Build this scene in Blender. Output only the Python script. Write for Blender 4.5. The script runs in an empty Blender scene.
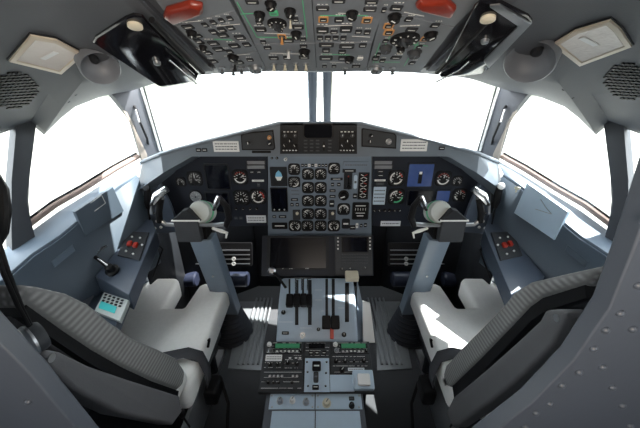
import bpy, bmesh, math, random
from mathutils import Vector, Matrix
from mathutils.bvhtree import BVHTree
random.seed(7)
PI = math.pi
S = bpy.context.scene
COL = S.collection

# ---------------------------------------------------------------- camera, sky, sun, exposure
H, F, TILT = 1.60, 300.0, math.radians(25)
CT, ST = math.cos(TILT), math.sin(TILT)
cam = bpy.data.cameras.new('camera'); cam.sensor_width = 36; cam.lens = 36*F/640; cam.clip_start = .02; cam.clip_end = 3000
camo = bpy.data.objects.new('camera', cam); COL.objects.link(camo)
camo.location = (0, 0, H); camo.rotation_euler = (PI/2 - TILT, 0, 0)
S.camera = camo
w = bpy.data.worlds.new('sky'); S.world = w; w.use_nodes = True
bg = w.node_tree.nodes['Background']; bg.inputs[0].default_value = (.93, .97, 1, 1); bg.inputs[1].default_value = 4.0
sun = bpy.data.lights.new('sun', 'SUN'); sun.energy = 13; sun.angle = .01; sun.color = (1, .97, .92)
suno = bpy.data.objects.new('sun', sun); COL.objects.link(suno)
sd = Vector((.57, .25, 1.0)).normalized()
suno.rotation_euler = sd.to_track_quat('Z', 'Y').to_euler()
# added warm fill light behind the camera, aimed forward and up
al = bpy.data.lights.new('fill_light', 'AREA'); al.energy = 9; al.size = .5; al.color = (1, .86, .72)
alo = bpy.data.objects.new('fill_light', al); COL.objects.link(alo); alo.location = (0, -.45, 1.55)
alo.rotation_euler = (math.radians(128), 0, 0)
S.view_settings.view_transform = 'Standard'; S.view_settings.look = 'None'
S.view_settings.exposure = 0.85; S.view_settings.gamma = 1

# ---------------------------------------------------------------- helpers
def tag(o, label=None, cat=None, group=None, kind=None):
    if label: o['label'] = label
    if cat: o['category'] = cat
    if group: o['group'] = group
    if kind: o['kind'] = kind
    return o
WP = {}
def thing(name, label, cat, loc=(0, 0, 0), group=None):
    o = bpy.data.objects.new(name, None); COL.objects.link(o); o.location = loc
    o.empty_display_size = .05; WP[o.name] = Vector(loc)
    return tag(o, label, cat, group)

MATS = {}
def mat(name, col, rough=.5, metal=0., var=.06, scale=30, bump=0., emit=0, bscale=None, coat=0., kind='noise', spec=.5):
    m = bpy.data.materials.new(name); m.use_nodes = True; nt = m.node_tree; b = nt.nodes['Principled BSDF']
    c = tuple(x for x in col)
    b.inputs['Roughness'].default_value = rough; b.inputs['Metallic'].default_value = metal
    b.inputs['Coat Weight'].default_value = coat; b.inputs['Specular IOR Level'].default_value = spec
    tc = nt.nodes.new('ShaderNodeTexCoord')
    n = nt.nodes.new('ShaderNodeTexNoise'); n.inputs['Scale'].default_value = scale; n.inputs['Detail'].default_value = 4
    nt.links.new(tc.outputs['Object'], n.inputs['Vector'])
    mx = nt.nodes.new('ShaderNodeMix'); mx.data_type = 'RGBA'
    mx.inputs[6].default_value = tuple(x*(1-var) for x in c)+(1,); mx.inputs[7].default_value = tuple(min(1, x*(1+var)) for x in c)+(1,)
    nt.links.new(n.outputs['Fac'], mx.inputs[0]); nt.links.new(mx.outputs[2], b.inputs['Base Color'])
    if bump:
        bp = nt.nodes.new('ShaderNodeBump'); bp.inputs['Strength'].default_value = bump; bp.inputs['Distance'].default_value = .002
        if kind == 'rib':
            wv = nt.nodes.new('ShaderNodeTexWave'); wv.inputs['Scale'].default_value = bscale or 40; wv.bands_direction = 'X'
            mp = nt.nodes.new('ShaderNodeTexWave'); mp.inputs['Scale'].default_value = (bscale or 40)*.8; mp.bands_direction = 'Z'
            nt.links.new(tc.outputs['Object'], wv.inputs['Vector']); nt.links.new(tc.outputs['Object'], mp.inputs['Vector'])
            ad = nt.nodes.new('ShaderNodeMath'); ad.operation = 'MULTIPLY'
            nt.links.new(wv.outputs['Fac'], ad.inputs[0]); nt.links.new(mp.outputs['Fac'], ad.inputs[1])
            nt.links.new(ad.outputs[0], bp.inputs['Height'])
            mr = nt.nodes.new('ShaderNodeMix'); mr.data_type = 'RGBA'; mr.blend_type = 'MULTIPLY'; mr.inputs[0].default_value = .5
            nt.links.new(mx.outputs[2], mr.inputs[6]); nt.links.new(ad.outputs[0], mr.inputs[7]); nt.links.new(mr.outputs[2], b.inputs['Base Color'])
        else:
            n2 = nt.nodes.new('ShaderNodeTexNoise'); n2.inputs['Scale'].default_value = bscale or 200
            nt.links.new(tc.outputs['Object'], n2.inputs['Vector']); nt.links.new(n2.outputs['Fac'], bp.inputs['Height'])
        nt.links.new(bp.outputs['Normal'], b.inputs['Normal'])
    if emit:
        b.inputs['Emission Color'].default_value = c+(1,); b.inputs['Emission Strength'].default_value = emit
    MATS[name] = m
    return m
mat('liner', (.07, .078, .092), .55, var=.05, scale=6, bump=.15, bscale=300)
mat('ceiling_liner', (.072, .079, .092), .6, var=.06, scale=5, bump=.15, bscale=300)
mat('wall_paint', (.075, .10, .13), .5, var=.05, scale=8, bump=.1, bscale=300)
mat('ledge_paint', (.14, .18, .23), .45, var=.04, scale=8)
mat('post_grey', (.045, .05, .06), .5, var=.05)
mat('bulkhead', (.058, .07, .09), .45, var=.07, scale=5, bump=.05, bscale=150)
mat('bulkhead_dark', (.09, .10, .12), .5)
mat('glare_grey', (.14, .17, .205), .5, var=.05)
mat('panel_blue', (.16, .205, .26), .5, var=.06)
mat('panel_slate', (.018, .022, .032), .5, var=.08, spec=.2)
mat('overhead_grey', (.165, .185, .21), .5, var=.06)
mat('pedestal_blue', (.38, .47, .57), .42, var=.05)
mat('plate_blue', (.48, .60, .72), .4, var=.04)
mat('radio_grey', (.05, .054, .06), .5, var=.08, spec=.2)
mat('black', (.008, .008, .009), .45, var=.1, spec=.2)
mat('gloss_black', (.006, .006, .008), .08, var=.1)
mat('screen', (.004, .005, .010), .12, var=.1)
mat('screen_blue', (.03, .05, .13), .15, var=.2, emit=.3)
mat('dark', (.02, .022, .026), .5, spec=.2)
mat('console_slate', (.075, .095, .13), .3)
mat('seam', (.01, .01, .012), .7)
mat('white', (.75, .76, .76), .45, var=.04)
mat('mark', (.78, .79, .77), .5, var=.05)
mat('cream', (.62, .58, .46), .4, var=.05)
mat('paper', (.62, .66, .70), .7, var=.04)
mat('ink', (.12, .13, .15), .7)
mat('red', (.45, .03, .015), .35, var=.1)
mat('red_lens', (.20, .022, .010), .3, var=.25, scale=60)
mat('orange', (.62, .30, .10), .5)
mat('green', (.08, .50, .24), .5)
mat('green_lcd', (.03, .14, .07), .3, emit=.25)
mat('teal', (.04, .35, .36), .3, emit=.25)
mat('sky_blue', (.20, .50, .72), .4)
mat('cup_grey', (.15, .165, .19), .5)
mat('reveal', (.24, .21, .18), .6)
mat('chrome', (.75, .76, .78), .2, metal=1, var=.04)
mat('metal', (.45, .46, .48), .35, metal=1)
mat('drum', (.52, .56, .54), .35, var=.06)
mat('fabric', (.86, .86, .84), .9, var=.06, scale=60, bump=.3, bscale=500)
mat('knit', (.31, .31, .305), .9, var=.06, scale=50, bump=.9, bscale=24, kind='rib')
mat('vinyl', (.11, .11, .115), .6, var=.08, bump=.2, bscale=350)
mat('webbing', (.05, .052, .06), .8, var=.1, bump=.4, bscale=700)
mat('rubber', (.03, .035, .045), .55, spec=.2)
mat('column_paint', (.18, .235, .30), .4, var=.05)
mat('carpet', (.06, .064, .07), .95, var=.3, scale=300, bump=.6, bscale=700)
mat('mat_metal', (.20, .215, .23), .42, metal=.4, var=.08)
mat('fabric_dark', (.10, .10, .105), .9, var=.1)
mat('lens', (.62, .57, .53), .35, var=.12, scale=14, bump=.5, bscale=90)
mat('lens_frame', (.60, .53, .43), .4, var=.05)
mat('pedal_blue', (.02, .025, .045), .3, var=.05)
mat('wood_trim', (.30, .22, .19), .6, var=.15)
mat('apron', (.22, .22, .20), .9, var=.1, scale=.3)
mat('grass', (.078, .084, .06), .95, var=.2, scale=.4)
mat('hangar', (.6, .6, .6), .8)
g = bpy.data.materials.new('glass'); g.use_nodes = True; nt = g.node_tree; nt.nodes.clear()
o_ = nt.nodes.new('ShaderNodeOutputMaterial'); mi = nt.nodes.new('ShaderNodeMixShader'); tr = nt.nodes.new('ShaderNodeBsdfTransparent'); gl = nt.nodes.new('ShaderNodeBsdfGlossy')
gl.inputs['Roughness'].default_value = .02; tr.inputs[0].default_value = (.96, .98, .98, 1)
mi.inputs[0].default_value = .05; nt.links.new(tr.outputs[0], mi.inputs[1]); nt.links.new(gl.outputs[0], mi.inputs[2]); nt.links.new(mi.outputs[0], o_.inputs[0])
MATS['glass'] = g

ID = Matrix.Identity(4)
class MB:
    def __init__(s, m='black', M=None):
        s.v = []; s.f = []; s.fm = []; s.mats = []; s.m = m; s.M = M or ID
    def mi(s, m=None):
        m = m or s.m
        if m not in s.mats: s.mats.append(m)
        return s.mats.index(m)
    def raw(s, vs, fs, m=None, M=None):
        M = M if M is not None else s.M; b = len(s.v); k = s.mi(m)
        s.v += [M @ Vector(p) for p in vs]
        for f in fs: s.f.append([b+i for i in f]); s.fm.append(k)
    def prism(s, out, n0, n1, m=None, c=0, M=None):          # outline (u,v) from n0 to n1, chamfer c on the n1 side
        N = len(out); cu = sum(p[0] for p in out)/N; cv = sum(p[1] for p in out)/N
        r = min(math.hypot(p[0]-cu, p[1]-cv) for p in out) or 1
        rings = [[(p[0], p[1], n0) for p in out]]
        if c:
            sg = 1 if n1 > n0 else -1
            rings.append([(p[0], p[1], n1-sg*c) for p in out]); k = 1-c/r
            rings.append([(cu+(p[0]-cu)*k, cv+(p[1]-cv)*k, n1) for p in out])
        else: rings.append([(p[0], p[1], n1) for p in out])
        s.loft(rings, m, True, M)
    def loft(s, rings, m=None, caps=True, M=None, closed=True):
        N = len(rings[0]); vs = [p for r in rings for p in r]; fs = []
        for i in range(len(rings)-1):
            for j in range(N if closed else N-1):
                k = (j+1) % N
                fs.append((i*N+j, i*N+k, (i+1)*N+k, (i+1)*N+j))
        if caps: fs.append(tuple(range(N))[::-1]); fs.append(tuple((len(rings)-1)*N+i for i in range(N)))
        s.raw(vs, fs, m, M)
    def rr(s, cu, cv, W, Hh, n0, n1, r=0, m=None, c=0, rot=0, M=None):   # rounded rectangle block
        s.prism(rrect(cu, cv, W, Hh, r, rot), n0, n1, m, c, M)
    def disc(s, cu, cv, r, n0, n1, m=None, c=0, N=20, M=None):
        s.prism([(cu+r*math.cos(2*PI*i/N), cv+r*math.sin(2*PI*i/N)) for i in range(N)], n0, n1, m, c, M)
    def lathe(s, prof, M=None, m=None, N=20, c=(0, 0)):        # prof [(r, n)...]
        s.loft([[(c[0]+max(r, 1e-5)*math.cos(2*PI*i/N), c[1]+max(r, 1e-5)*math.sin(2*PI*i/N), n) for i in range(N)] for r, n in prof], m, True, M)
    def box(s, a, b, m=None, M=None):
        x0, y0, z0 = a; x1, y1, z1 = b
        s.loft([[(x0, y0, z0), (x1, y0, z0), (x1, y1, z0), (x0, y1, z0)], [(x0, y0, z1), (x1, y0, z1), (x1, y1, z1), (x0, y1, z1)]], m, True, M)
    def tube(s, pts, r, m=None, N=10, M=None, flat=1.):
        pts = [Vector(p) for p in pts]; rings = []; up = None
        for i, p in enumerate(pts):
            t = (pts[min(i+1, len(pts)-1)]-pts[max(i-1, 0)]).normalized()
            if up is None:
                up = Vector((0, 0, 1)) if abs(t.z) < .9 else Vector((0, 1, 0))
            a = t.cross(up).normalized(); b = a.cross(t).normalized(); up = b
            rr_ = r[i] if isinstance(r, (list, tuple)) else r
            rings.append([tuple(p+a*rr_*math.cos(2*PI*k/N)+b*rr_*flat*math.sin(2*PI*k/N)) for k in range(N)])
        s.loft(rings, m, True, M)
    def build(s, name, parent=None, bevel=0, seg=3, subsurf=0, ang=35, solid=0, recalc=True):
        off = WP[parent.name] if parent else Vector()
        me = bpy.data.meshes.new(name); me.from_pydata([tuple(v-off) for v in s.v], [], s.f)
        for n in s.mats: me.materials.append(MATS[n])
        for p, k in zip(me.polygons, s.fm): p.material_index = k; p.use_smooth = True
        if recalc:
            bm = bmesh.new(); bm.from_mesh(me); bmesh.ops.recalc_face_normals(bm, faces=bm.faces); bm.to_mesh(me); bm.free()
        me.set_sharp_from_angle(angle=math.radians(ang))
        o = bpy.data.objects.new(name, me); COL.objects.link(o)
        if parent: o.parent = parent
        WP[o.name] = off
        if solid:
            md = o.modifiers.new('solid', 'SOLIDIFY'); md.thickness = solid
        if bevel:
            md = o.modifiers.new('bevel', 'BEVEL'); md.width = bevel; md.segments = seg; md.limit_method = 'ANGLE'; md.angle_limit = math.radians(40)
            if bevel > .008:
                for e in me.edges: e.use_edge_sharp = False
        if subsurf:
            md = o.modifiers.new('sub', 'SUBSURF'); md.levels = subsurf; md.render_levels = subsurf
            for e in me.edges: e.use_edge_sharp = False
        return o
def rrect(cu, cv, W, Hh, r=0, rot=0):
    r = min(r, W*.49, Hh*.49); pts = []
    if r <= 0: pts = [(-W/2, -Hh/2), (W/2, -Hh/2), (W/2, Hh/2), (-W/2, Hh/2)]
    else:
        for (sx, sy, a0) in ((1, -1, -90), (1, 1, 0), (-1, 1, 90), (-1, -1, 180)):
            for k in range(4):
                a = math.radians(a0+k*30); pts.append((sx*(W/2-r)+r*math.cos(a), sy*(Hh/2-r)+r*math.sin(a)))
    c, s_ = math.cos(rot), math.sin(rot)
    return [(cu+x*c-y*s_, cv+x*s_+y*c) for x, y in pts]

def ray(px, py):
    u = (px-320)/F; v = (214-py)/F
    return Vector((u, CT+v*ST, -ST+v*CT))
C0 = Vector((0, 0, H))
def onY(px, py, y): d = ray(px, py); return C0+d*(y/d.y)
def onZ(px, py, z): d = ray(px, py); return C0+d*((z-H)/d.z)
def onX(px, py, x): d = ray(px, py); return C0+d*(x/d.x)
def onP(px, py, p, n): d = ray(px, py); return C0+d*((Vector(p)-C0).dot(n)/d.dot(n))
class Fr:                                                    # a flat surface of the place: origin, right, up, normal
    def __init__(s, o, u, v):
        s.o = Vector(o); s.u = Vector(u).normalized(); s.n = s.u.cross(Vector(v)).normalized(); s.v = s.n.cross(s.u)
        s.M = Matrix((( s.u.x, s.v.x, s.n.x, s.o.x), (s.u.y, s.v.y, s.n.y, s.o.y), (s.u.z, s.v.z, s.n.z, s.o.z), (0, 0, 0, 1)))
    def p(s, px, py, off=0):
        q = onP(px, py, s.o+s.n*off, s.n)-s.o
        return (q.dot(s.u), q.dot(s.v))
    def poly(s, pts): return [s.p(*q) for q in pts]
    def sc(s, px, py):
        a = s.p(px-1, py); b = s.p(px+1, py); c = s.p(px, py-1); d = s.p(px, py+1)
        return math.hypot(b[0]-a[0], b[1]-a[1])/2, math.hypot(c[0]-d[0], c[1]-d[1])/2
    def rect(s, x0, y0, x1, y1):
        cx, cy = (x0+x1)/2, (y0+y1)/2; u, v = s.p(cx, cy); a, b = s.sc(cx, cy)
        return u, v, abs(x1-x0)*a, abs(y1-y0)*b
    def at(s, u, v, n=0): return s.o+s.u*u+s.v*v+s.n*n
def mxp(sd, pts): return [(q[0] if sd < 0 else 640-q[0], q[1]) for q in pts]
def mp(sd, px): return px if sd < 0 else 640-px

# ---------------------------------------------------------------- the shell
# side walls: plan line through (1.22,1.10) and (.98,1.62); inner wall 10 cm inboard
def wall_frame(sd, off=0.):
    a = Vector((sd*(1.22-off), 1.10, 0)); b = Vector((sd*(.98-off), 1.62, 0))
    d = (b-a).normalized()
    return Fr(a, d if sd < 0 else -d, (0, 0, 1))
WF = {-1: wall_frame(-1), 1: wall_frame(1)}; WI = {-1: wall_frame(-1, .10), 1: wall_frame(1, .10)}
def wp(sd, px, py, inner=False):
    f = (WI if inner else WF)[sd]; return onP(px, py, f.o, f.n)
b = MB('carpet'); b.box((-1.5, -1.2, -.05), (1.5, 2.3, 0)); tag(b.build('floor'), kind='structure')

# windscreen planes
def ws_pt(sd, px, py):
    a = Vector((sd*.95, 1.70, 1.14)); bb = Vector((0, 2.02, 1.22)); c = Vector((0, 1.70, 1.61))
    n = (bb-a).cross(c-a); return onP(px, py, a, n)

# liner (ceiling sides with the head-high panels)
OT = .329
def oz(y): return 1.606+OT*(1-y)
liner_bvh = {}
for sd, nm in ((-1, 'ceiling_left'), (1, 'ceiling_right')):
    pairs = []
    W_ = lambda x, y: wp(sd, mp(sd, x), y)
    V_ = lambda x, y: ws_pt(sd, mp(sd, x), y)
    pairs.append((Vector((sd*1.30, -.1, 1.30)), Vector((sd*.33, -.1, oz(-.1)))))
    pairs.append((Vector((sd*1.30, .3, 1.32)), Vector((sd*.33, .25, oz(.25)))))
    pairs.append((Vector((sd*1.28, .75, 1.36)), Vector((sd*.33, .45, oz(.45)))))
    pairs.append((W_(0, 134), Vector((sd*.33, .58, oz(.58)))))
    pairs.append((W_(30, 123), Vector((sd*.33, .66, oz(.66)))))
    pairs.append((W_(44, 135), Vector((sd*.33, .70, oz(.70)))))
    pairs.append((W_(60, 119), Vector((sd*.33, .75, oz(.75)))))
    pairs.append((W_(75, 107), Vector((sd*.33, .80, oz(.80)))))
    pairs.append((W_(100, 97), Vector((sd*.33, .87, oz(.87)))))
    pairs.append((W_(130, 91), Vector((sd*.33, .95, oz(.95)))))
    pairs.append((V_(142, 83), Vector((sd*.33, 1.0, 1.62))))
    pairs.append((V_(175, 78), Vector((sd*.28, 1.1, 1.615))))
    pairs.append((V_(212, 73), Vector((sd*.20, 1.3, 1.613))))
    pairs.append((V_(320, 70), Vector((0, 1.45, 1.613))))
    K = 28; rings = []; EX = [1.6, 1.6, 1.5, 1.35, 1.25, 1.2, 1.15, 1.1, 1.0, .9, .8, .8, .8, 1]
    for o2, i2 in pairs:
        r = []
        for k in range(K+1):
            t = k/K; q = i2.lerp(o2, t); q.z = i2.z+(o2.z-i2.z)*t**EX[len(rings)]; r.append(tuple(q))
        rings.append(r)
    b = MB('ceiling_liner'); b.loft(rings, None, False, None, closed=False)
    liner_bvh[sd] = BVHTree.FromPolygons(b.v, b.f)
    o = b.build(nm, ang=50, recalc=False)
    o.name = nm; tag(o, kind='structure')
    md = o.modifiers.new('solid', 'SOLIDIFY'); md.thickness = .02; md.offset = -1 if sd < 0 else 1
def lin(px, py, off=0):                                     # tangent frame on the liner under a pixel
    sd = -1 if px < 320 else 1; d = ray(px, py)
    hit, n, i, dist = liner_bvh[sd].ray_cast(C0, d.normalized())
    if hit is None: raise Exception('liner miss %s %s' % (px, py))
    if n.dot(d) > 0: n = -n
    u = Vector((1, 0, 0)); u = (u-n*u.dot(n)).normalized(); v = n.cross(u)
    return Fr(hit+n*off, u, v)
b = MB('ceiling_liner'); b.loft([[(-.335, .97, 1.624), (.335, .97, 1.624)], [(-.30, 1.12, 1.622), (.30, 1.12, 1.622)], [(-.21, 1.32, 1.618), (.21, 1.32, 1.618)], [(-.02, 1.70, 1.614), (.02, 1.70, 1.614)]], None, False, closed=False)
tag(b.build('ceiling_front', solid=.006), kind='structure')
b = MB('ceiling_liner')
b.box((-.36, -.6, 1.80), (.36, .62, 1.99)); tag(b.build('ceiling'), kind='structure')

for sd, nm in ((-1, 'left'), (1, 'right')):
    X = lambda l: mxp(sd, l)
    # ledge under the side window, then the wall below it
    OUT = [Vector((sd*1.30, .3, .95)), Vector((sd*1.27, .8, .98))]+[wp(sd, *q) for q in X([(0, 252), (30, 232), (59, 211), (85, 195), (118, 174), (143, 160)])]
    INN = [Vector((sd*1.18, .3, .90)), Vector((sd*1.17, .75, .92))]+[wp(sd, q[0], q[1], True) for q in X([(0, 285), (33, 256), (60, 238), (90, 213), (118, 189), (137, 176)])]
    b = MB('ledge_paint')
    b.loft([[tuple(p) for p in OUT], [tuple(q+Vector((0, 0, .012))) for q in INN], [tuple(q+Vector((-sd*.004, 0, -.006))) for q in INN]], None, False, closed=False)
    o = b.build('trim_1' if sd < 0 else 'trim_2', solid=.004); tag(o, kind='structure')
    b = MB('wall_paint'); mid = [Vector((q.x, q.y, .60)) for q in INN]; bot = [Vector((q.x+sd*.16, q.y, 0)) for q in INN]; mi2 = [Vector((q.x+sd*.10, q.y, .52)) for q in INN]
    b.loft([[tuple(q) for q in INN], [tuple(q) for q in mid], [tuple(q) for q in mi2], [tuple(q) for q in bot]], None, False, closed=False)
    tag(b.build('wall_'+nm, solid=.01), kind='structure')
    # forward lower wall joining the nose
    # window bottom track
    tk = [wp(sd, *q)+Vector((sd*.012, 0, .016)) for q in X([(30, 230), (59, 208), (85, 193), (118, 172), (141, 159)])]
    b = MB('wood_trim'); b.tube(tk, .014, flat=1); b.tube([q+Vector((sd*.004, 0, .018)) for q in tk], .0045, 'black', N=8)
    tag(b.build('trim_3' if sd < 0 else 'trim_4'), kind='structure')
    # posts
    f = WF[sd]
    b = MB('post_grey', f.M); b.prism(f.poly(X([(13, 122), (33, 120), (27, 160), (25, 200), (29, 238), (38, 262), (10, 275), (8, 235), (8, 180)])), -.02, .035, c=.008)
    tag(b.build('trim_5' if sd < 0 else 'trim_6'), kind='structure')
    b = MB('post_grey', f.M); b.prism(f.poly(X([(110, 94), (139, 80), (160, 148), (168, 158), (152, 172), (143, 160), (131, 120)])), -.02, .015, c=.006)
    b.prism(f.poly(X([(121, 110), (125, 112), (145, 154), (146, 163), (140, 160), (132, 130)])), .010, .018, 'reveal', c=.002)
    tag(b.build('trim_7' if sd < 0 else 'trim_8'), kind='structure')
    e = f.at(*f.p(mp(sd, 140), 84, .02), .02); e2 = f.at(*f.p(mp(sd, 160), 151, .02), .02)
    b = MB('mark'); b.tube([e, e2], .006); b.tube([e+Vector((-sd*.014, 0, 0)), e2+Vector((-sd*.014, 0, 0))], .004, 'dark')
    tag(b.build('trim_9' if sd < 0 else 'trim_10'), kind='structure')
    b = MB('black'); q = [f.at(*f.p(mp(sd, x), y, n_), n_) for x, y, n_ in ((134, 106, .012), (136, 109, .04), (140, 122, .05), (147, 138, .045), (148, 144, .012))]; b.tube(q, .006)
    b.tube([q[1]+Vector((0, -.006, 0)), q[2]+Vector((0, -.006, 0))], .004, 'chrome')
    tag(b.build('grab_handle'), 'black grab handle on the post between the windscreen and the %s side window' % nm, 'grab handle')
    # panes
    b = MB('glass', f.M); b.prism(f.poly(X([(28, 118), (112, 86), (148, 165), (25, 240)])), -.012, -.006)
    tag(b.build('window_1' if sd < 0 else 'window_2'), kind='structure')
    q = [wp(sd, *r) for r in X([(14, 122), (14, 268)])]
    b = MB('glass'); r0 = Vector((sd*1.31, .4, 1.45)); r1 = Vector((sd*1.31, .4, .9))
    b.raw([q[0], q[1], r1, r0], [(0, 1, 2, 3)]); tag(b.build('window_3' if sd < 0 else 'window_4', solid=.006), kind='structure')
    c = [ws_pt(sd, *r) for r in X([(140, 80), (319.5, 66), (319.5, 132), (168, 175)])]
    b = MB('glass'); b.raw(c, [(0, 1, 2, 3)]); tag(b.build('window_5' if sd < 0 else 'window_6', solid=.008), kind='structure')
# centre post between the windscreens
t_, l_ = ws_pt(1, 320, 66), ws_pt(1, 320, 130)
b = MB('post_grey')
for dx in (-.036, .036):
    b.tube([t_+Vector((dx, -.02, 0)), l_+Vector((dx*1.3, -.02, 0))], .024, flat=.8)
b.tube([t_+Vector((0, -.03, 0)), l_+Vector((0, -.03, 0))], .006, 'chrome'); b.tube([t_+Vector((-.062, -.03, 0)), l_+Vector((-.062, -.03, 0))], .004, 'chrome')
b.tube([t_+Vector((.062, -.03, 0)), l_+Vector((.062, -.03, 0))], .004, 'cream')
tag(b.build('trim_11'), kind='structure')
# nose shell in front of the panel, closes the footwell
pl = [(-1.02, 1.45), (-.95, 1.72), (-.5, 2.02), (.5, 2.02), (.95, 1.72), (1.02, 1.45)]
for i in range(5):
    b = MB('dark'); b.loft([[(x, y, 1.09) for x, y in pl[i:i+2]], [(x, y, 0) for x, y in pl[i:i+2]]], None, False, closed=False)
    tag(b.build('wall_front_%d' % (i+1), solid=.01), kind='structure')

# bulkhead with the doorway the photo is taken through
f = Fr((0, .30, 0), (1, 0, 0), (0, 0, 1))
LP = [(-60, 250), (0, 309), (20, 331), (45, 358), (70, 390), (101, 429), (125, 460), (140, 500)]
RP = [(660, 90), (641, 148), (628, 190), (612, 240), (592, 295), (560, 345), (520, 388), (470, 428), (450, 450), (440, 500)]
b = MB('bulkhead', f.M)
lo = [f.p(*q) for q in LP]; ro = [f.p(*q) for q in RP]
lout = lo+[(lo[-1][0], 0), (-1.32, 0), (-1.32, 1.45), (-.62, 1.80), (-.40, 1.82), (-.44, 1.6)]
rout = [(ro[0][0], 1.80)]+[(.62, 1.78), (1.32, 1.40), (1.32, 0), (ro[-1][0], 0)]+ro[::-1]
b.prism(lout, 0, .025); b.prism(rout, 0, .025)
o = b.build('wall_back', bevel=.002, seg=2); tag(o, kind='structure')
WP[o.name] = Vector()
rv = [(578, 333), (587, 351), (597, 371), (607, 389), (615, 409), (565, 356), (549, 369), (538, 387), (525, 396), (515, 410), (504, 417), (628, 332), (638, 354),
      (628, 239), (637, 265), (618, 272), (632, 296), (602, 299), (614, 314), (589, 315), (43, 385), (622, 210), (634, 318)]
for i, q in enumerate(rv):
    u, v = f.p(*q); r = MB('bulkhead', f.M); r.lathe([(.0052, .024), (.0052, .0258), (.0044, .0275), (.0024, .029), (0, .0295)], N=14, c=(u, v))
    r.build('rivet', o)
# passage behind the doorway
b = MB('liner'); b.box((-1.3, -1.2, 0), (-1.25, .27, 1.5)); tag(b.build('wall_passage_left'), kind='structure')
b = MB('liner'); b.box((1.25, -1.2, 0), (1.3, .27, 1.5)); tag(b.build('wall_passage_right'), kind='structure')
b = MB('liner'); b.box((-1.3, -1.25, 0), (1.3, -1.2, 2.2)); tag(b.build('wall_passage_back'), kind='structure')

b = MB('liner'); b.box((-1.3, -1.25, 1.99), (1.3, .32, 2.04)); tag(b.build('ceiling_unseen'), kind='structure')  # unseen passage roof, added to keep sky light off the bulkhead
# ---------------------------------------------------------------- outside: apron, grass, far hangar
b = MB('apron'); b.box((-400, -300, -2.6), (400, 300, -2.5)); tag(b.build('ground'), kind='structure')
b = MB('grass'); b.box((-500, 62, -2.6), (500, 160, -2.48)); tag(b.build('ground_grass'), kind='structure')
# ---------------------------------------------------------------- controls shared by every panel
ov_ = [None]
def wh(fr, px, py): return fr.p(px, py)
def button(par, fr, px, py, w_, h_, m='dark', frame=None, rot=0, name='button', d=.0025):
    u, v, W, Hh = fr.rect(px-w_/2, py-h_/2, px+w_/2, py+h_/2)
    b = MB(m, fr.M)
    if frame: b.rr(u, v, W*1.45, Hh*1.6, 0, .0012, r=Hh*.2, m=frame, rot=rot)
    b.rr(u, v, W, Hh, 0, d, r=Hh*.15, c=.0008, rot=rot, m=m)
    b.rr(u, v, W*.62, Hh*.16, d, d+.0003, m='mark' if m in ('dark', 'black') else 'ink', rot=rot)
    if par is ov_[0]:
        for k in range(3): L = random.uniform(.12, .26); b.rr(u+W*(-.3+.3*k)+Hh*.9*math.sin(-rot), v+Hh*.95, W*L, Hh*.13, 0, .0004, m='mark', rot=rot)
    return b.build(name, par)
def knob(par, fr, px, py, r_, m='black', h=.016, ptr=0., name='knob', line='mark'):
    u, v = fr.p(px, py); r = r_*sum(fr.sc(px, py))/2
    b = MB(m, fr.M)
    b.lathe([(r*1.15, 0), (r*1.15, h*.2), (r*.95, h*.25), (r*.9, h*.85), (r*.75, h), (0, h)], N=16, c=(u, v))
    b.rr(u+math.sin(ptr)*r*.3, v+math.cos(ptr)*r*.3, r*.22, r*.95, h, h+.0006, m=line, rot=-ptr)
    return b.build(name, par)
def toggle(par, fr, px, py, m='metal', L=.018, lean=.35, rp=1.2, tip=None):
    u, v = fr.p(px, py); s_ = sum(fr.sc(px, py))/2; r = rp*s_
    b = MB('metal', fr.M); b.disc(u, v, r*1.5, 0, .003, N=10)
    dy = -math.sin(lean)*L; b.tube([(u, v, .002), (u, v+dy*.5, L*.5), (u, v+dy, L)], [r*.5, r*.6, r*.95], tip or m, N=8)
    return b.build('toggle_switch', par)
def placard(par, fr, x0, y0, x1, y1, m='paper', lines=3, name='placard', th=.0012, ink='ink'):
    u, v, W, Hh = fr.rect(x0, y0, x1, y1)
    b = MB(m, fr.M); b.rr(u, v, W, Hh, 0, th, r=.001)
    for k in range(lines):
        yy = v+Hh*(.5-(k+1)/(lines+1)); x = u-W*.44; 
        while x < u+W*.4:
            L = W*random.uniform(.06, .16); L = min(L, u+W*.44-x)
            b.rr(x+L/2, yy, L*.8, Hh*.28/(lines+.5), th, th+.0002, m=ink); x += L
    return b.build(name, par)
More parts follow.
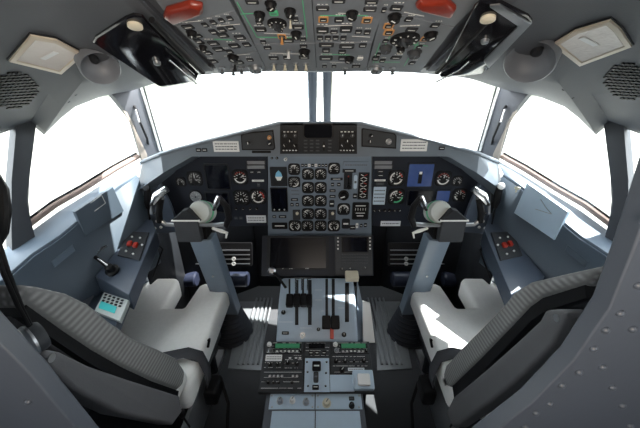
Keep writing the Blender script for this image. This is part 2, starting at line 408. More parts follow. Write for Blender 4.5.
def gauge(par, fr, px, py, r_, needle=.6, arcs=(), square=True, face='black', name='gauge', n2=None):
    u, v = fr.p(px, py); a, bb = fr.sc(px, py); r = r_*(a+bb)/2
    b = MB('black', fr.M)
    if square:
        b.rr(u, v, r*2.1, r*2.1, 0, .004, r=r*.55, c=.001)
    else: b.disc(u, v, r*1.08, 0, .004, c=.001)
    N = 24
    b.lathe([(r, .004), (r, .007), (r*.9, .007), (r*.86, .0045), (0, .0045)], N=N, c=(u, v), m='dark')
    g_ = b.build(name, par)
    d = MB(face, fr.M); d.disc(u, v, r*.85, .0045, .0052, N=N)
    for k in range(11):
        an = math.radians(-130+26*k)
        d.rr(u+math.sin(an)*r*.70, v+math.cos(an)*r*.70, r*.07, r*.2, .0052, .0056, m='mark', rot=-an)
        if k % 2: d.rr(u+math.sin(an)*r*.47, v+math.cos(an)*r*.47, r*.16, r*.1, .0052, .0056, m='mark')
    for (a0, a1, mm) in arcs:
        K = max(2, int((a1-a0)/12)); pts = []
        for k in range(K+1):
            an = math.radians(a0+(a1-a0)*k/K); pts.append((u+math.sin(an)*r*.80, v+math.cos(an)*r*.80, .0056))
        for k in range(K+1):
            an = math.radians(a1+(a0-a1)*k/K); pts.append((u+math.sin(an)*r*.62, v+math.cos(an)*r*.62, .0056))
        d.raw(pts, [tuple(range(len(pts)))[::-1]], mm)
    d.build('dial_face', g_)
    n = MB('white', fr.M)
    for an, L in ((needle, .62), (n2, .42)):
        if an is None: continue
        n.rr(u+math.sin(an)*r*L/2*.9, v+math.cos(an)*r*L/2*.9, r*.10, r*L, .0062, .0068, rot=-an)
    n.disc(u, v, r*.12, .006, .0075, N=10, m='dark'); n.build('needle', g_)
    return g_
def screen(par, fr, x0, y0, x1, y1, m='screen', name='display', rim='dark', rr_=.004, d=.006):
    u, v, W, Hh = fr.rect(x0, y0, x1, y1)
    b = MB(rim, fr.M)
    o_ = rrect(u, v, W, Hh, rr_); k = 1-.10
    b.loft([[(x, y, 0) for x, y in o_], [(x, y, d) for x, y in o_], [(u+(x-u)*k, v+(y-v)*k, d) for x, y in o_], [(u+(x-u)*k, v+(y-v)*k, d*.4) for x, y in o_]], None, True)
    s_ = b.build(name, par)
    g_ = MB(m, fr.M); g_.rr(u, v, W*k, Hh*k, d*.4, d*.55, r=rr_*.7); g_.build('screen', s_)
    return s_, (u, v, W, Hh)

# ---------------------------------------------------------------- main instrument panel
YP = 1.58
FP = Fr((0, YP, 1.0), (1, 0, 0), (0, 0, 1))
ip = thing('instrument_panel', 'wide main instrument panel of dials and screens below the grey glareshield', 'instrument panel', (0, YP, .75))
b = MB('panel_blue', FP.M); b.prism(FP.poly([(268, 155), (371.5, 155), (371.5, 236), (268, 236)]), -.04, 0, c=.001); b.build('centre_panel', ip)
for sd in (-1, 1):
    b = MB('panel_slate', FP.M)
    b.prism(FP.poly(mxp(sd, [(267.4, 155), (267.4, 226), (230, 226), (165, 226), (152, 205), (148, 178), (172, 165), (196, 155)])), -.04, 0, c=.001)
    o = b.build('side_panel', ip)
# angled outboard sub-panels with small knobs
FC = FP
def G(*a, **k): return gauge(ip, FP, *a, **k)
# fire row + dials of the centre column
for x, y, n in ((308, 174, .5), (320.6, 174, .9), (308, 187.6, -.4), (320.6, 187.6, .3), (308, 200.7, .8), (320.6, 200.7, 1.1), (308, 213.8, -.7), (320.6, 213.8, -.9)):
    gauge(ip, FP, x, y, 5.6, needle=n, arcs=((-60, 10, 'mark'),))
for x, y, r, n, ar in ((294.2, 169.2, 5.6, .2, ((-40, 30, 'mark'),)), (294.2, 182.2, 5.6, 2.4, ((90, 200, 'mark'),)), (334, 168.5, 5.6, 1.7, ((-100, 20, 'mark'),)), (295, 225.7, 5.6, 2.6, ((-160, -40, 'mark'), (60, 150, 'mark'))),
                 (307.5, 225.7, 5.4, -1.2, ()), (320.6, 225.7, 5.4, 1.2, ()), (333.8, 225.7, 5.6, 2.9, ((-160, -40, 'mark'), (60, 150, 'mark'))), (343.6, 209, 5.8, .4, ((-90, 90, 'mark'),))):
    gauge(ip, FP, x, y, r, needle=n, arcs=ar)
kb = knob(ip, FP, 343.6, 195, 4.5, 'black', .03, -1.9, line='white')
s_, q = screen(ip, FP, 270.5, 167, 287.2, 186, 'dark', name='attitude_indicator')
b = MB('sky_blue', FP.M); u, v, W, Hh = q; b.prism([(u-W*.22, v), (u+W*.22, v), (u+W*.15, v+Hh*.2), (u, v+Hh*.33), (u-W*.15, v+Hh*.2)], .0036, .0042)
b.prism([(u-W*.22, v), (u-W*.1, v-Hh*.2), (u+W*.1, v-Hh*.2), (u+W*.22, v)], .0036, .0042, 'mark'); b.build('horizon_ball', s_)
screen(ip, FP, 271, 187.5, 287.8, 211.5, 'screen', rim='black')
for x in (274.5, 279.5, 284.5): knob(ip, FP, x, 209.4, .7, 'mark', .008)
for i, x in enumerate((302.5, 305.8, 309.2, 312.6, 316, 319.4, 322.8, 326)): button(ip, FP, x, 165.3, 2.6, 3, 'white' if i in (2, 4) else 'dark', name='warning_light')
for x, y, w_, h_, m in ((279.7, 225.7, 15.5, 6.5, 'black'), (274.3, 216.6, 3.6, 2.6, 'dark'), (282.6, 216.6, 7.5, 2.8, 'dark'), (292, 204.6, 3.2, 3.2, 'dark'), (297.3, 204.6, 3.2, 3.2, 'dark'), (294.5, 199.6, 7, 2.6, 'dark'),
                     (331.8, 203.6, 5.2, 7, 'dark'), (336.6, 179, 12, 2.6, 'dark'), (332.5, 184.5, 3, 3.6, 'dark'), (338.8, 184.5, 3.4, 3.4, 'dark'), (332.5, 190.7, 6, 2.6, 'dark'), (332.5, 196.4, 6, 2.6, 'dark'),
                     (349.2, 170.8, 13.5, 3.6, 'dark'), (345.8, 223.6, 8, 10, 'dark'), (352.6, 227.3, 6, 4.4, 'dark'), (357, 225.5, 2.6, 5, 'mark'), (361.2, 225.5, 2.6, 3.2, 'dark'), (365.4, 225, 3, 4, 'dark'), (355, 196, 4.4, 5, 'dark')):
    button(ip, FP, x, y, w_, h_, m)
button(ip, FP, 355.4, 182, 3.6, 14, 'plate_blue', name='flap_scale')
placard(ip, FP, 343.4, 161.5, 368.6, 168, 'panel_blue', 1, th=.006)
placard(ip, FP, 291, 186.7, 299.6, 197.6, 'panel_blue', 2, th=.005)
for x in (296.6, 332):
    s_, q = screen(ip, FP, x-3.6, 209.8, x+3.6, 219.4, 'radio_grey', name='selector', rim='dark', rr_=.001); knob(s_, FP, x+.6, 213, 1.5, 'cream', .014)
s_, q = screen(ip, FP, 358, 172.6, 368.6, 199.4, 'black', name='annunciator_panel', rr_=.002, d=.005)
u, v, W, Hh = q; b = MB('mark', FP.M)
for k in range(9):
    yy = v+Hh*(.40-.1*k)
    b.rr(u-W*.16, yy, W*.3, Hh*.022, .003, .0036, rot=.5 if k % 2 else -.5); b.rr(u+W*.16, yy, W*.3, Hh*.022, .003, .0036, m='mark' if k % 3 else 'red', rot=-.5 if k % 2 else .5)
b.build('marking', s_)
s_, q = screen(ip, FP, 352, 202.2, 368.6, 219.4, 'black', name='trim_indicator', rr_=.009); u, v, W, Hh = q
b = MB('mark', FP.M); b.rr(u, v+Hh*.30, W*.6, Hh*.05, .0034, .004)
for k in range(5): b.rr(u-W*.3+W*.15*k, v+Hh*.1, W*.03, Hh*.14, .0034, .004)
b.rr(u, v-Hh*.12, W*.55, Hh*.04, .0034, .004); b.rr(u, v-Hh*.28, W*.4, Hh*.05, .0034, .004); b.build('marking', s_)
# landing gear lever
b = MB('dark', FP.M); u, v, W, Hh = FP.rect(343.8, 172.6, 352, 189); b.rr(u, v, W, Hh, 0, .006, r=.002); gl_ = b.build('gear_lever', ip)
b = MB('black', FP.M); u, v = FP.p(348, 184); b.tube([(u, v+.04, .006), (u, v+.02, .03), (u, v, .045)], .004); b.lathe([(.010, .04), (.013, .045), (.013, .055), (.008, .06)], N=16, c=(u, v)); b.rr(u, v+.045, .006, .01, .006, .009, m='red'); b.build('lever_knob', gl_)
b = MB('white', FP.M); u, v = FP.p(285.7, 158.9); b.lathe([(.009, 0), (.009, .014), (.007, .018), (0, .018)], N=18, c=(u, v)); b.lathe([(.003, .018), (.003, .02), (0, .02)], N=10, c=(u, v), m='dark'); b.build('dimmer_knob', ip)
knob(ip, FP, 277, 158, 1.2, 'dark', .01); knob(ip, FP, 272, 158, 1, 'dark', .01)
# pilots' sides
gauge(ip, FP, 240.2, 177.2, 7.4, needle=1.2, arcs=((-60, 60, 'red_lens'), (110, 250, 'mark')))
gauge(ip, FP, 241.5, 197.6, 7.6, needle=2.7, n2=-2.7)
gauge(ip, FP, 258.2, 196.6, 7.6, needle=.7, arcs=((20, 100, 'red'), (120, 240, 'mark'), (-100, -40, 'mark')))
gauge(ip, FP, 194.8, 178.6, 7.2, needle=.1, n2=2.2, arcs=()); gauge(ip, FP, 181, 182, 4.6, needle=1)
gauge(ip, FP, 196, 196.5, 6.4, needle=.5, face='metal', square=False)
screen(ip, FP, 205, 164, 230, 190, 'screen', rr_=.008); screen(ip, FP, 206, 192, 230, 213, 'screen', rr_=.006)
gauge(ip, FP, 396.2, 178, 7.8, needle=.8, arcs=((-120, -20, 'mark'), (30, 80, 'red'), (110, 200, 'mark')))
gauge(ip, FP, 396.2, 196.4, 7.8, needle=-.5, arcs=((-90, 0, 'mark'), (90, 200, 'green'), (20, 50, 'red')), n2=2)
gauge(ip, FP, 443, 178.6, 7.4, needle=.3, arcs=((-70, 70, 'red_lens'), (100, 260, 'mark')))
gauge(ip, FP, 457, 181, 5, needle=2); gauge(ip, FP, 459.5, 195, 6.4, needle=.2, arcs=((10, 60, 'red'), (200, 260, 'mark')))
s_, q = screen(ip, FP, 406.6, 163, 434, 187.6, 'screen_blue', rr_=.006); u, v, W, Hh = q
b = MB('screen_blue', FP.M)
for k in range(4): b.rr(u+W*.28, v+Hh*(.3-.18*k), W*.22, Hh*.1, .0034, .0038)
b.rr(u, v-Hh*.1, W*.14, Hh*.45, .0034, .0038, m='black'); b.rr(u, v+Hh*.1, W*.1, Hh*.1, .0038, .004, m='mark'); b.build('symbology', s_)
screen(ip, FP, 407, 190, 433, 206, 'screen', rr_=.006); screen(ip, FP, 435.5, 190, 450, 202, 'screen_blue', rr_=.003)
for x0 in (246.4, 373.6):
    for y in (162.6, 167):
        s_, q = screen(ip, FP, x0, y-1.9, x0+19.2, y+1.9, 'metal', name='marker_strip', rim='radio_grey', rr_=.001, d=.004)
for x, y, w_, h_, m in ((252, 172, 4.6, 3, 'dark'), (259, 172, 4.6, 3, 'dark'), (258, 180.6, 12, 1.8, 'mark'), (258.6, 184.6, 3, 4, 'radio_grey'), (380.5, 171.5, 6.4, 2.6, 'dark'), (380.5, 175.4, 6.4, 2.6, 'dark'), (380, 180.3, 11, 1.8, 'mark'), (380, 183.8, 8, 3, 'radio_grey')):
    button(ip, FP, x, y, w_, h_, m)
placard(ip, FP, 373.2, 187, 385.4, 204.6, 'plate_blue', 4, name='card')
placard(ip, FP, 246.6, 215.4, 266, 222.6, 'paper', 2); placard(ip, FP, 380.6, 221, 400.4, 226, 'paper', 1)
for x in (374.5, 379.5, 384.5, 389.5, 394.5, 399.5): knob(ip, FP, x, 210.4, 1.5, 'black', .01, random.uniform(-2, 2))
for x in (236, 243, 250, 257): knob(ip, FP, x, 208.8, 1.3, 'black', .01, random.uniform(-2, 2))
for x in (236, 241): button(ip, FP, x, 218, 3.4, 2.6, 'radio_grey')
# outboard corner panels (slate, small white screws and plugs)
for sd in (-1, 1):
    a = onY(mp(sd, 178), 212, 1.50); c = wp(sd, mp(sd, 150), 212, True)+Vector((-sd*.01, 0, 0))
    u_ = (a-c if sd < 0 else c-a); fr = Fr(a, Vector((u_.x, u_.y, 0)), (0, 0, 1))
    b = MB('console_slate', fr.M); b.prism(fr.poly(mxp(sd, [(149, 192), (160, 184), (170, 205), (180, 232), (150, 234)])), -.02, 0, c=.001); b.build('corner_panel', ip)
    for px, py in ((155, 213), (161, 213), (157, 221), (161, 227), (155, 228)): knob(ip, fr, mp(sd, px), py, 1.2, 'white' if py > 220 else 'dark', .008)

# ---------------------------------------------------------------- glareshield
YG = 1.42
FG = Fr((0, YG, 1.3), (1, 0, 0), (0, 0, 1))
gs = thing('glareshield', 'blue-grey glareshield running across the cockpit above the instrument panel', 'glareshield', (0, YG, 1.24))
b = MB('glare_grey')
topl = [wp(-1, 141, 160), onY(160, 152, YG), onY(205, 139.5, YG), onY(279, 121.5, YG), onY(361, 121.5, YG), onY(435, 139.5, YG), onY(480, 152, YG), wp(1, 499, 160)]
botl = [wp(-1, 137, 191, True), onY(163, 173, YG), onY(192, 156.5, YG), onY(268, 156.5, YG), onY(372, 156.5, YG), onY(448, 156.5, YG), onY(477, 173, YG), wp(1, 503, 191, True)]
deck = [Vector((-.98, 1.62, 1.10)), Vector((-.93, 1.68, 1.12)), Vector((-.65, 1.80, 1.15)), Vector((-.18, 1.93, 1.20)), Vector((.18, 1.93, 1.20)), Vector((.65, 1.80, 1.15)), Vector((.93, 1.68, 1.12)), Vector((.98, 1.62, 1.10))]
under = [q+Vector((0, .17, -.03)) if 0 < i < 7 else q+Vector((0, .05, -.05)) for i, q in enumerate(botl)]
lip = [q+Vector((0, -.012, -.006)) for q in topl]; lip2 = [q+Vector((0, -.012, -.014)) for q in topl]; ins = [q+Vector((0, 0, -.018)) for q in topl]
b.loft([[tuple(p) for p in r] for r in (deck, topl, lip, lip2, ins, botl, under)], None, False, closed=False)
for i in range(len(b.fm)):
    pass
b.build('shield_body', gs, ang=30)
b = MB('dark', FG.M); b.prism(FG.poly([(280.3, 122.6), (356.8, 122.6), (356.8, 153.4), (280.3, 153.4)]), -.01, .012, c=.002); cu = b.build('control_unit', gs)
FG2 = Fr((0, YG-.012, 1.3), (1, 0, 0), (0, 0, 1))
for x0, x1 in ((281.4, 298.4), (338.6, 355.8)):
    b = MB('black', FG2.M); u, v, W, Hh = FG2.rect(x0, 131, x1, 152); b.rr(u, v, W, Hh, 0, .003, r=.002); b.build('selector_box', gs)
    F3 = Fr((0, YG-.015, 1.3), (1, 0, 0), (0, 0, 1))
    c = (x0+x1)/2
    for dx in (-5, 5):
        knob(gs, F3, c+dx, 135.5, 1.9, 'radio_grey', .012, .3); knob(gs, F3, c+dx, 145.5, 2.1, 'black', .014, -.6)
    knob(gs, F3, c, 141, 2.4, 'black', .016, 0.)
    for k in range(5): button(gs, F3, x0+2.2+k*3.1, 150.4, 1.7, 1, 'mark', d=.002)
    for k in range(4): button(gs, F3, x0+3+k*3.6, 131.8, 2, 1.1, 'mark', d=.002)
screen(gs, FG2, 302.6, 123.4, 333.6, 138.6, 'gloss_black', rim='black', rr_=.012)
for yy in (140.5, 143.8, 147.3, 150.6):
    for xx in (305.6, 311.6, 317.6, 329.8): button(gs, FG2, xx, yy, 3.8, 1.5, 'radio_grey', d=.003)
button(gs, FG2, 323.8, 146, 2.4, 10, 'black', name='thumbwheel')
for x0, x1, y0, y1, kx, kc, vx in ((241, 275.4, 130.8, 150, 269.4, 'orange', 248.4), (361.4, 396.4, 128.6, 148.6, 388.6, 'metal', 370)):
    u, v = FG.p((x0+x1)/2, (y0+y1)/2)
    pts = FG.poly([(x0, y0+4), (x0+3, y0+1.8) if x0 < 300 else (x0+2, y0), (x1-2, y0-1 if x0 < 300 else y0+3), (x1, y1-2), (x1-1.5, y1), (x0+1, y1)]) if x0 < 300 else FG.poly([(x0, y0), (x0+2, y0-.6), (x1-2, y0+4.6), (x1, y0+7), (x1-.5, y1), (x0, y1-2)])
    b = MB('black', FG.M); b.prism(pts, 0, .005, c=.001)
    N = len(pts); cu_ = sum(p[0] for p in pts)/N; cv_ = sum(p[1] for p in pts)/N
    b.prism([(cu_+(p[0]-cu_)*.93, cv_+(p[1]-cv_)*.86) for p in pts], .005, .007, 'radio_grey'); b.build('audio_panel', gs)
    F3 = Fr((0, YG-.007, 1.3), (1, 0, 0), (0, 0, 1))
    knob(gs, F3, kx, (y0+y1)/2+3, 2.6, 'metal' if kc == 'metal' else 'dark', .016, 1.); knob(gs, F3, vx, (y0+y1)/2+3, 2.4, 'radio_grey', .012, 0)
    knob(gs, F3, kx if kc == 'orange' else 371, (y0+y1)/2-3, 1.8, 'orange' if kc == 'orange' else 'dark', .02, 1.)
placard(gs, FG, 213.4, 141.2, 239, 151.8, 'white', 3); placard(gs, FG, 400.6, 139.4, 427.4, 151.2, 'white', 3)
for x0, x1, y in ((195.6, 207.6, 150), (438.4, 445, 148.3)):
    n = 2 if x1-x0 > 8 else 1
    for k in range(n): button(gs, FG, x0+(x1-x0)*(k+.5)/n, y, (x1-x0)/n-.7, 3.6, 'dark')
u, v, W, Hh = FG.rect(252, 150.6, 271, 153); b = MB('black', FG.M); b.rr(u, v, W, Hh, 0, .003, r=.003); b.build('slot', gs)

# ---------------------------------------------------------------- overhead panel
th = math.atan(OT)

FO = Fr((0, 1.0, 1.606), (1, 0, 0), (0, -math.cos(th), math.sin(th)))
ov = thing('overhead_panel', 'grey overhead panel crowded with switches and knobs, between two black sun visors', 'overhead panel', (0, 1.0, 1.62)); ov_[0] = ov
L_ = .45
b = MB('liner', FO.M)
b.prism([(-.352, -.005), (.352, -.005), (.352, L_+.5), (-.352, L_+.5)], -.10, -.012)
b.build('housing', ov)
for sd in (-1, 1):
    b = MB('liner', FO.M); b.prism([(sd*.320, 0), (sd*.352, 0), (sd*.372, L_), (sd*.322, L_)], -.014, -.002, c=.002); b.build('side_rail', ov)
def sec(pts, nm='switch_panel'):
    b = MB('overhead_grey', FO.M); P_ = [FO.p(*q) for q in pts]
    cu_ = sum(p[0] for p in P_)/len(P_); cv_ = sum(p[1] for p in P_)/len(P_)
    b.prism([(cu_+(p[0]-cu_)*.992, cv_+(p[1]-cv_)*.985) for p in P_], -.014, 0, c=.0008); return b.build(nm, ov)
sec([(175.4, 26), (235, 10), (257.6, 51), (211, 61.5)]); sec([(211, 61.5), (257.6, 51), (267.4, 71.6), (219, 72.6)])
sec([(235, 10), (175.4, 26), (150, -6), (146, -14), (222, -14)])
sec([(227, -14), (311, -14), (315, 43), (254, 44)]); sec([(254, 44), (315, 43), (316.6, 71.6), (267.4, 71.6)])
sec([(311, -14), (392, -14), (372.6, 42), (315, 43)]); sec([(315, 43), (372.6, 42), (366, 71.6), (316.6, 71.6)])
sec([(392, -14), (496, -14), (454.6, 27), (382, 10)]); sec([(382, 10), (454.6, 27), (420, 72.6), (366, 71.6)])
bt = [(188, 26.6, 12, 4), (205, 24.5, 6, 4), (213.4, 22, 6, 4), (221.6, 20, 6, 4), (230, 18, 6, 4), (213.5, 31.5, 8, 4.6), (222, 29.4, 8, 4.6), (230.5, 27.3, 8, 4.6), (199, 41, 8, 5), (198.5, 35.5, 7, 3), (223, 35, 11, 4), (240, 37, 11, 4),
      (213.4, 43, 11, 4), (208, 52.5, 8, 3.5), (218.7, 49, 11, 4), (234.4, 45.5, 11, 4), (246.7, 44.3, 8, 4), (229.7, 51.3, 7, 3.5), (214, 61, 7, 3), (250, 59.5, 7, 2.6), (240, 62, 7, 3),
      (252, 1.4, 14, 4), (259, 22, 7, 4), (295.7, 19, 6, 4), (260.6, 29, 12, 4), (298, 26.6, 12, 4), (280, 30, 6, 3), (263.3, 41.7, 6, 3), (288, 40, 12, 3.5), (303, 39, 7, 3), (267.6, 47.6, 8, 3), (303.5, 46, 8, 3), (273.8, 57.8, 10, 3), (287, 57.5, 8, 3), (304, 57, 11, 3),
      (322.5, 8, 14, 4), (338.6, .5, 14, 4), (371.5, 1.4, 14, 4), (370, 9, 14, 4), (339, 19.3, 10, 5), (322.5, 30, 13, 6), (346, 29, 13, 6), (334, 31.5, 8, 3), (358.4, 31.5, 7, 4), (367, 32, 7, 4), (320, 37.6, 6.4, 4), (327.8, 37.6, 6.4, 4), (335.6, 37.7, 6.4, 4), (343.4, 37.8, 6.4, 4),
      (326.4, 44.6, 16, 4), (346.7, 46, 16, 4), (362.8, 45, 8, 4), (326, 50, 8, 4), (342, 51.6, 8, 4), (326, 57.8, 14, 4), (342, 58, 8, 4), (324.5, 66, 5, 2.4), (334, 66, 5, 2.4), (356, 66, 9, 2.4),
      (396.4, 7.4, 13, 5), (408.6, 19, 8, 4), (435, 25, 9, 4), (411.6, 29.3, 12, 4), (385.6, 40.6, 6, 3), (378.5, 54, 5, 3), (375.6, 58, 7, 4), (382.4, 60.4, 6, 3), (396, 57.4, 11, 3), (419.4, 46.4, 5, 3), (412, 62.8, 6, 3), (414, 57, 6, 3), (384, 9.5, 5, 5)]
for x, y, w_, h_ in bt: button(ov, FO, x, y, w_*.95, h_*.95, 'dark', rot=(.20 if x < 250 else -.12 if x > 385 else 0))
for x, y, w_, h_ in ((323.4, 19.3, 7, 3.6), (367, 20, 7, 3.6), (388.7, 25.7, 7, 3.4), (388.7, 32.2, 7, 3.4), (424.5, 38.7, 5, 2.6), (282, 36.4, 6, 3)): button(ov, FO, x, y, w_, h_, 'dark', frame='orange', name='framed_button')
button(ov, FO, 273.8, 12.6, 9, 4.6, 'green', name='lit_button'); button(ov, FO, 360, 58.3, 6, 2.4, 'mark'); button(ov, FO, 400.5, 51.6, 6, 3, 'cream')
for x, y, r in ((191.5, 32, 3.4), (203, 46.5, 2.4), (233, 56.4, 3.4), (270.6, 3, 4.6), (259.4, 13.7, 4.2), (290, 10.5, 4.4), (296.2, 33, 3.8), (304.4, 51, 3.6), (352, 13, 4.6), (349, 58, 3.2), (394.6, 16, 5), (431, 34, 4.4), (401, 47, 3)):
    knob(ov, FO, x, y, r*.85, 'black', .012, random.uniform(-1, 1))
for x, y, r in ((277, 22.8, 6.6), (405, 38.7, 9)):
    u, v = FO.p(x, y); R_ = r*sum(FO.sc(x, y))/2; b = MB('black', FO.M); b.lathe([(R_, 0), (R_, .004), (R_*.85, .006), (0, .006)], N=24, c=(u, v))
    b.lathe([(R_*.4, .006), (R_*.36, .013), (0, .013)], N=14, c=(u, v), m='dark'); b.rr(u, v, R_*.18, R_*1.1,   .006, .015, m='radio_grey', rot=.5)
    for k in range(10): an = k*PI/5; b.rr(u+math.sin(an)*R_*.75, v+math.cos(an)*R_*.75, R_*.08, R_*.16, .006, .0066, m='mark', rot=-an)
    b.build('rotary_selector', ov)
for x, y, r, m in ((386, 47, 3.4, 'radio_grey'), (414.5, 52, 3.6, 'radio_grey'), (255.5, 67.4, 3.6, 'metal'), (376.5, 68, 3.6, 'metal')): knob(ov, FO, x, y, r, m, .014, 0, line='ink')
for x, y, m in ((235, 64, 'dark'), (222, 67.5, 'metal'), (241.5, 67.5, 'metal'), (233.4, 69, 'metal'), (290.4, 19.3, 'cream'), (282, 36.2, 'orange'), (274, 64.4, 'cream'), (285, 64.4, 'cream'), (296, 64, 'cream'), (306, 64, 'cream'), (345, 68, 'metal'), (392.5, 68, 'metal'), (288.6, 51, 'white')):
    toggle(ov, FO, x, y, m, .018, -.1, 1.1)
def strip(par, fr, p, q, wd, m, nm='line'):
    a = Vector((*fr.p(*p), 0)); c = Vector((*fr.p(*q), 0)); d = c-a; b = MB(m, fr.M); mm = (a+c)/2
    b.rr(mm.x, mm.y, d.length, wd, 0, .0006, rot=math.atan2(d.y, d.x)); return b.build(nm, par)
for p, q in (((237, 2), (257, 37)), ((302.5, 0), (307, 37)), ((257, 37), (307, 38)), ((384, 47), (390, 36)), ((240, 14), (262, 13)), ((320, 15.6), (368, 15.6)), ((322, 54), (350, 55)), ((375, 62), (400, 62)), ((408, 44), (428, 46)), ((214, 39), (232, 40)), ((380, 43), (373, 63)), ((418, 42), (404, 66))):
    strip(ov, FO, p, q, .0016, 'green', 'flow_line')
for p, q in (((216, 26), (240, 24)), ((184, 22), (200, 21)), ((338, 13), (360, 14)), ((324, 26), (352, 25)), ((352, 36), (370, 37)), ((330, 62), (352, 63)), ((404, 12), (424, 16)), ((270, 53), (300, 54)), ((264, 33), (290, 34)), ((400, 26), (420, 25)), ((224, 56), (250, 54)), ((196, 48), (212, 56))):
    strip(ov, FO, p, q, .0008, 'mark', 'legend_line')
for pts in ([(163, 13), (166, 5), (190, -2), (203, 1), (203, 8), (172, 20)], [(415, 2), (420, -4), (448, -4), (457, 4), (452, 13), (420, 5)]):
    P_ = FO.poly(pts); b = MB('red_lens', FO.M); b.prism(P_, 0, .014, c=.005); b.build('fire_handle', ov, bevel=.004)

# ---------------------------------------------------------------- sun visors
for sd in (-1, 1):
    a = C0+ray(mp(sd, 93), 43)*.60; c = C0+ray(mp(sd, 145), 18)*.54; e = C0+ray(mp(sd, 182), 84)*.84
    n = (c-a).cross(e-a).normalized(); 
    if n.dot(a-C0) > 0: n = -n
    u = Vector((1, 0, 0)); u = (u-n*u.dot(n)).normalized(); fr = Fr(a, u, n.cross(u))
    vs = thing('sun_visor', 'glossy black sun visor hanging %s of the overhead panel' % ('left' if sd < 0 else 'right, with a pale metal outer edge'), 'sun visor', tuple(e))
    pts = [(93, 43), (96, 38), (126, 19), (134, 16), (142, 17), (150, 26), (199, 74), (196, 82), (164, 88), (158, 86)] if sd < 0 else \
          [(108, 22), (112, 17), (140, 3), (160, 2), (166, 8), (201, 76), (198, 79), (158, 74), (150, 68)]
    P_ = fr.poly(mxp(sd, pts))
    b = MB('gloss_black', fr.M); b.prism(P_, -.006, 0, c=.002); b.build('shade', vs)
    k = fr.poly(mxp(sd, [(135, 25)] if sd < 0 else [(152, 18)]))[0]
    b = MB('cream', fr.M); b.lathe([(.013, 0), (.013, .004), (.009, .006), (0, .006)], N=20, c=k); b.build('pivot_cap', vs)
    r = [fr.at(*fr.poly(mxp(sd, [q]))[0], .01) for q in ([(168, 55), (176, 62), (196, 80)] if sd < 0 else [(170, 57), (180, 66), (203, 78)])]
    b = MB('chrome'); b.tube(r, .0022); b.build('rod', vs)
    k = fr.poly(mxp(sd, [(157, 62)] if sd < 0 else [(155, 40)]))[0]
    b = MB('metal', fr.M); b.lathe([(.008, 0), (.007, .006), (0, .008)], N=14, c=k); b.build('catch', vs)
    if sd > 0:
        b = MB('metal', fr.M); b.prism(fr.poly(mxp(sd, [(108, 22), (140, 3), (148, 3), (118, 24), (156, 62), (152, 67)][:2]+[(150, 4), (121, 24), (156, 60), (151, 67)])), .0005, .004, c=.001); b.build('edge_frame', vs)
    # hinge bar beside the overhead panel
    r = [fr.at(*fr.poly(mxp(sd, [q]))[0], -.004) for q in [(152, 22), (175, 46), (203, 74)]]
    b = MB('black'); b.tube(r, .006); b.build('hinge_bar', vs)

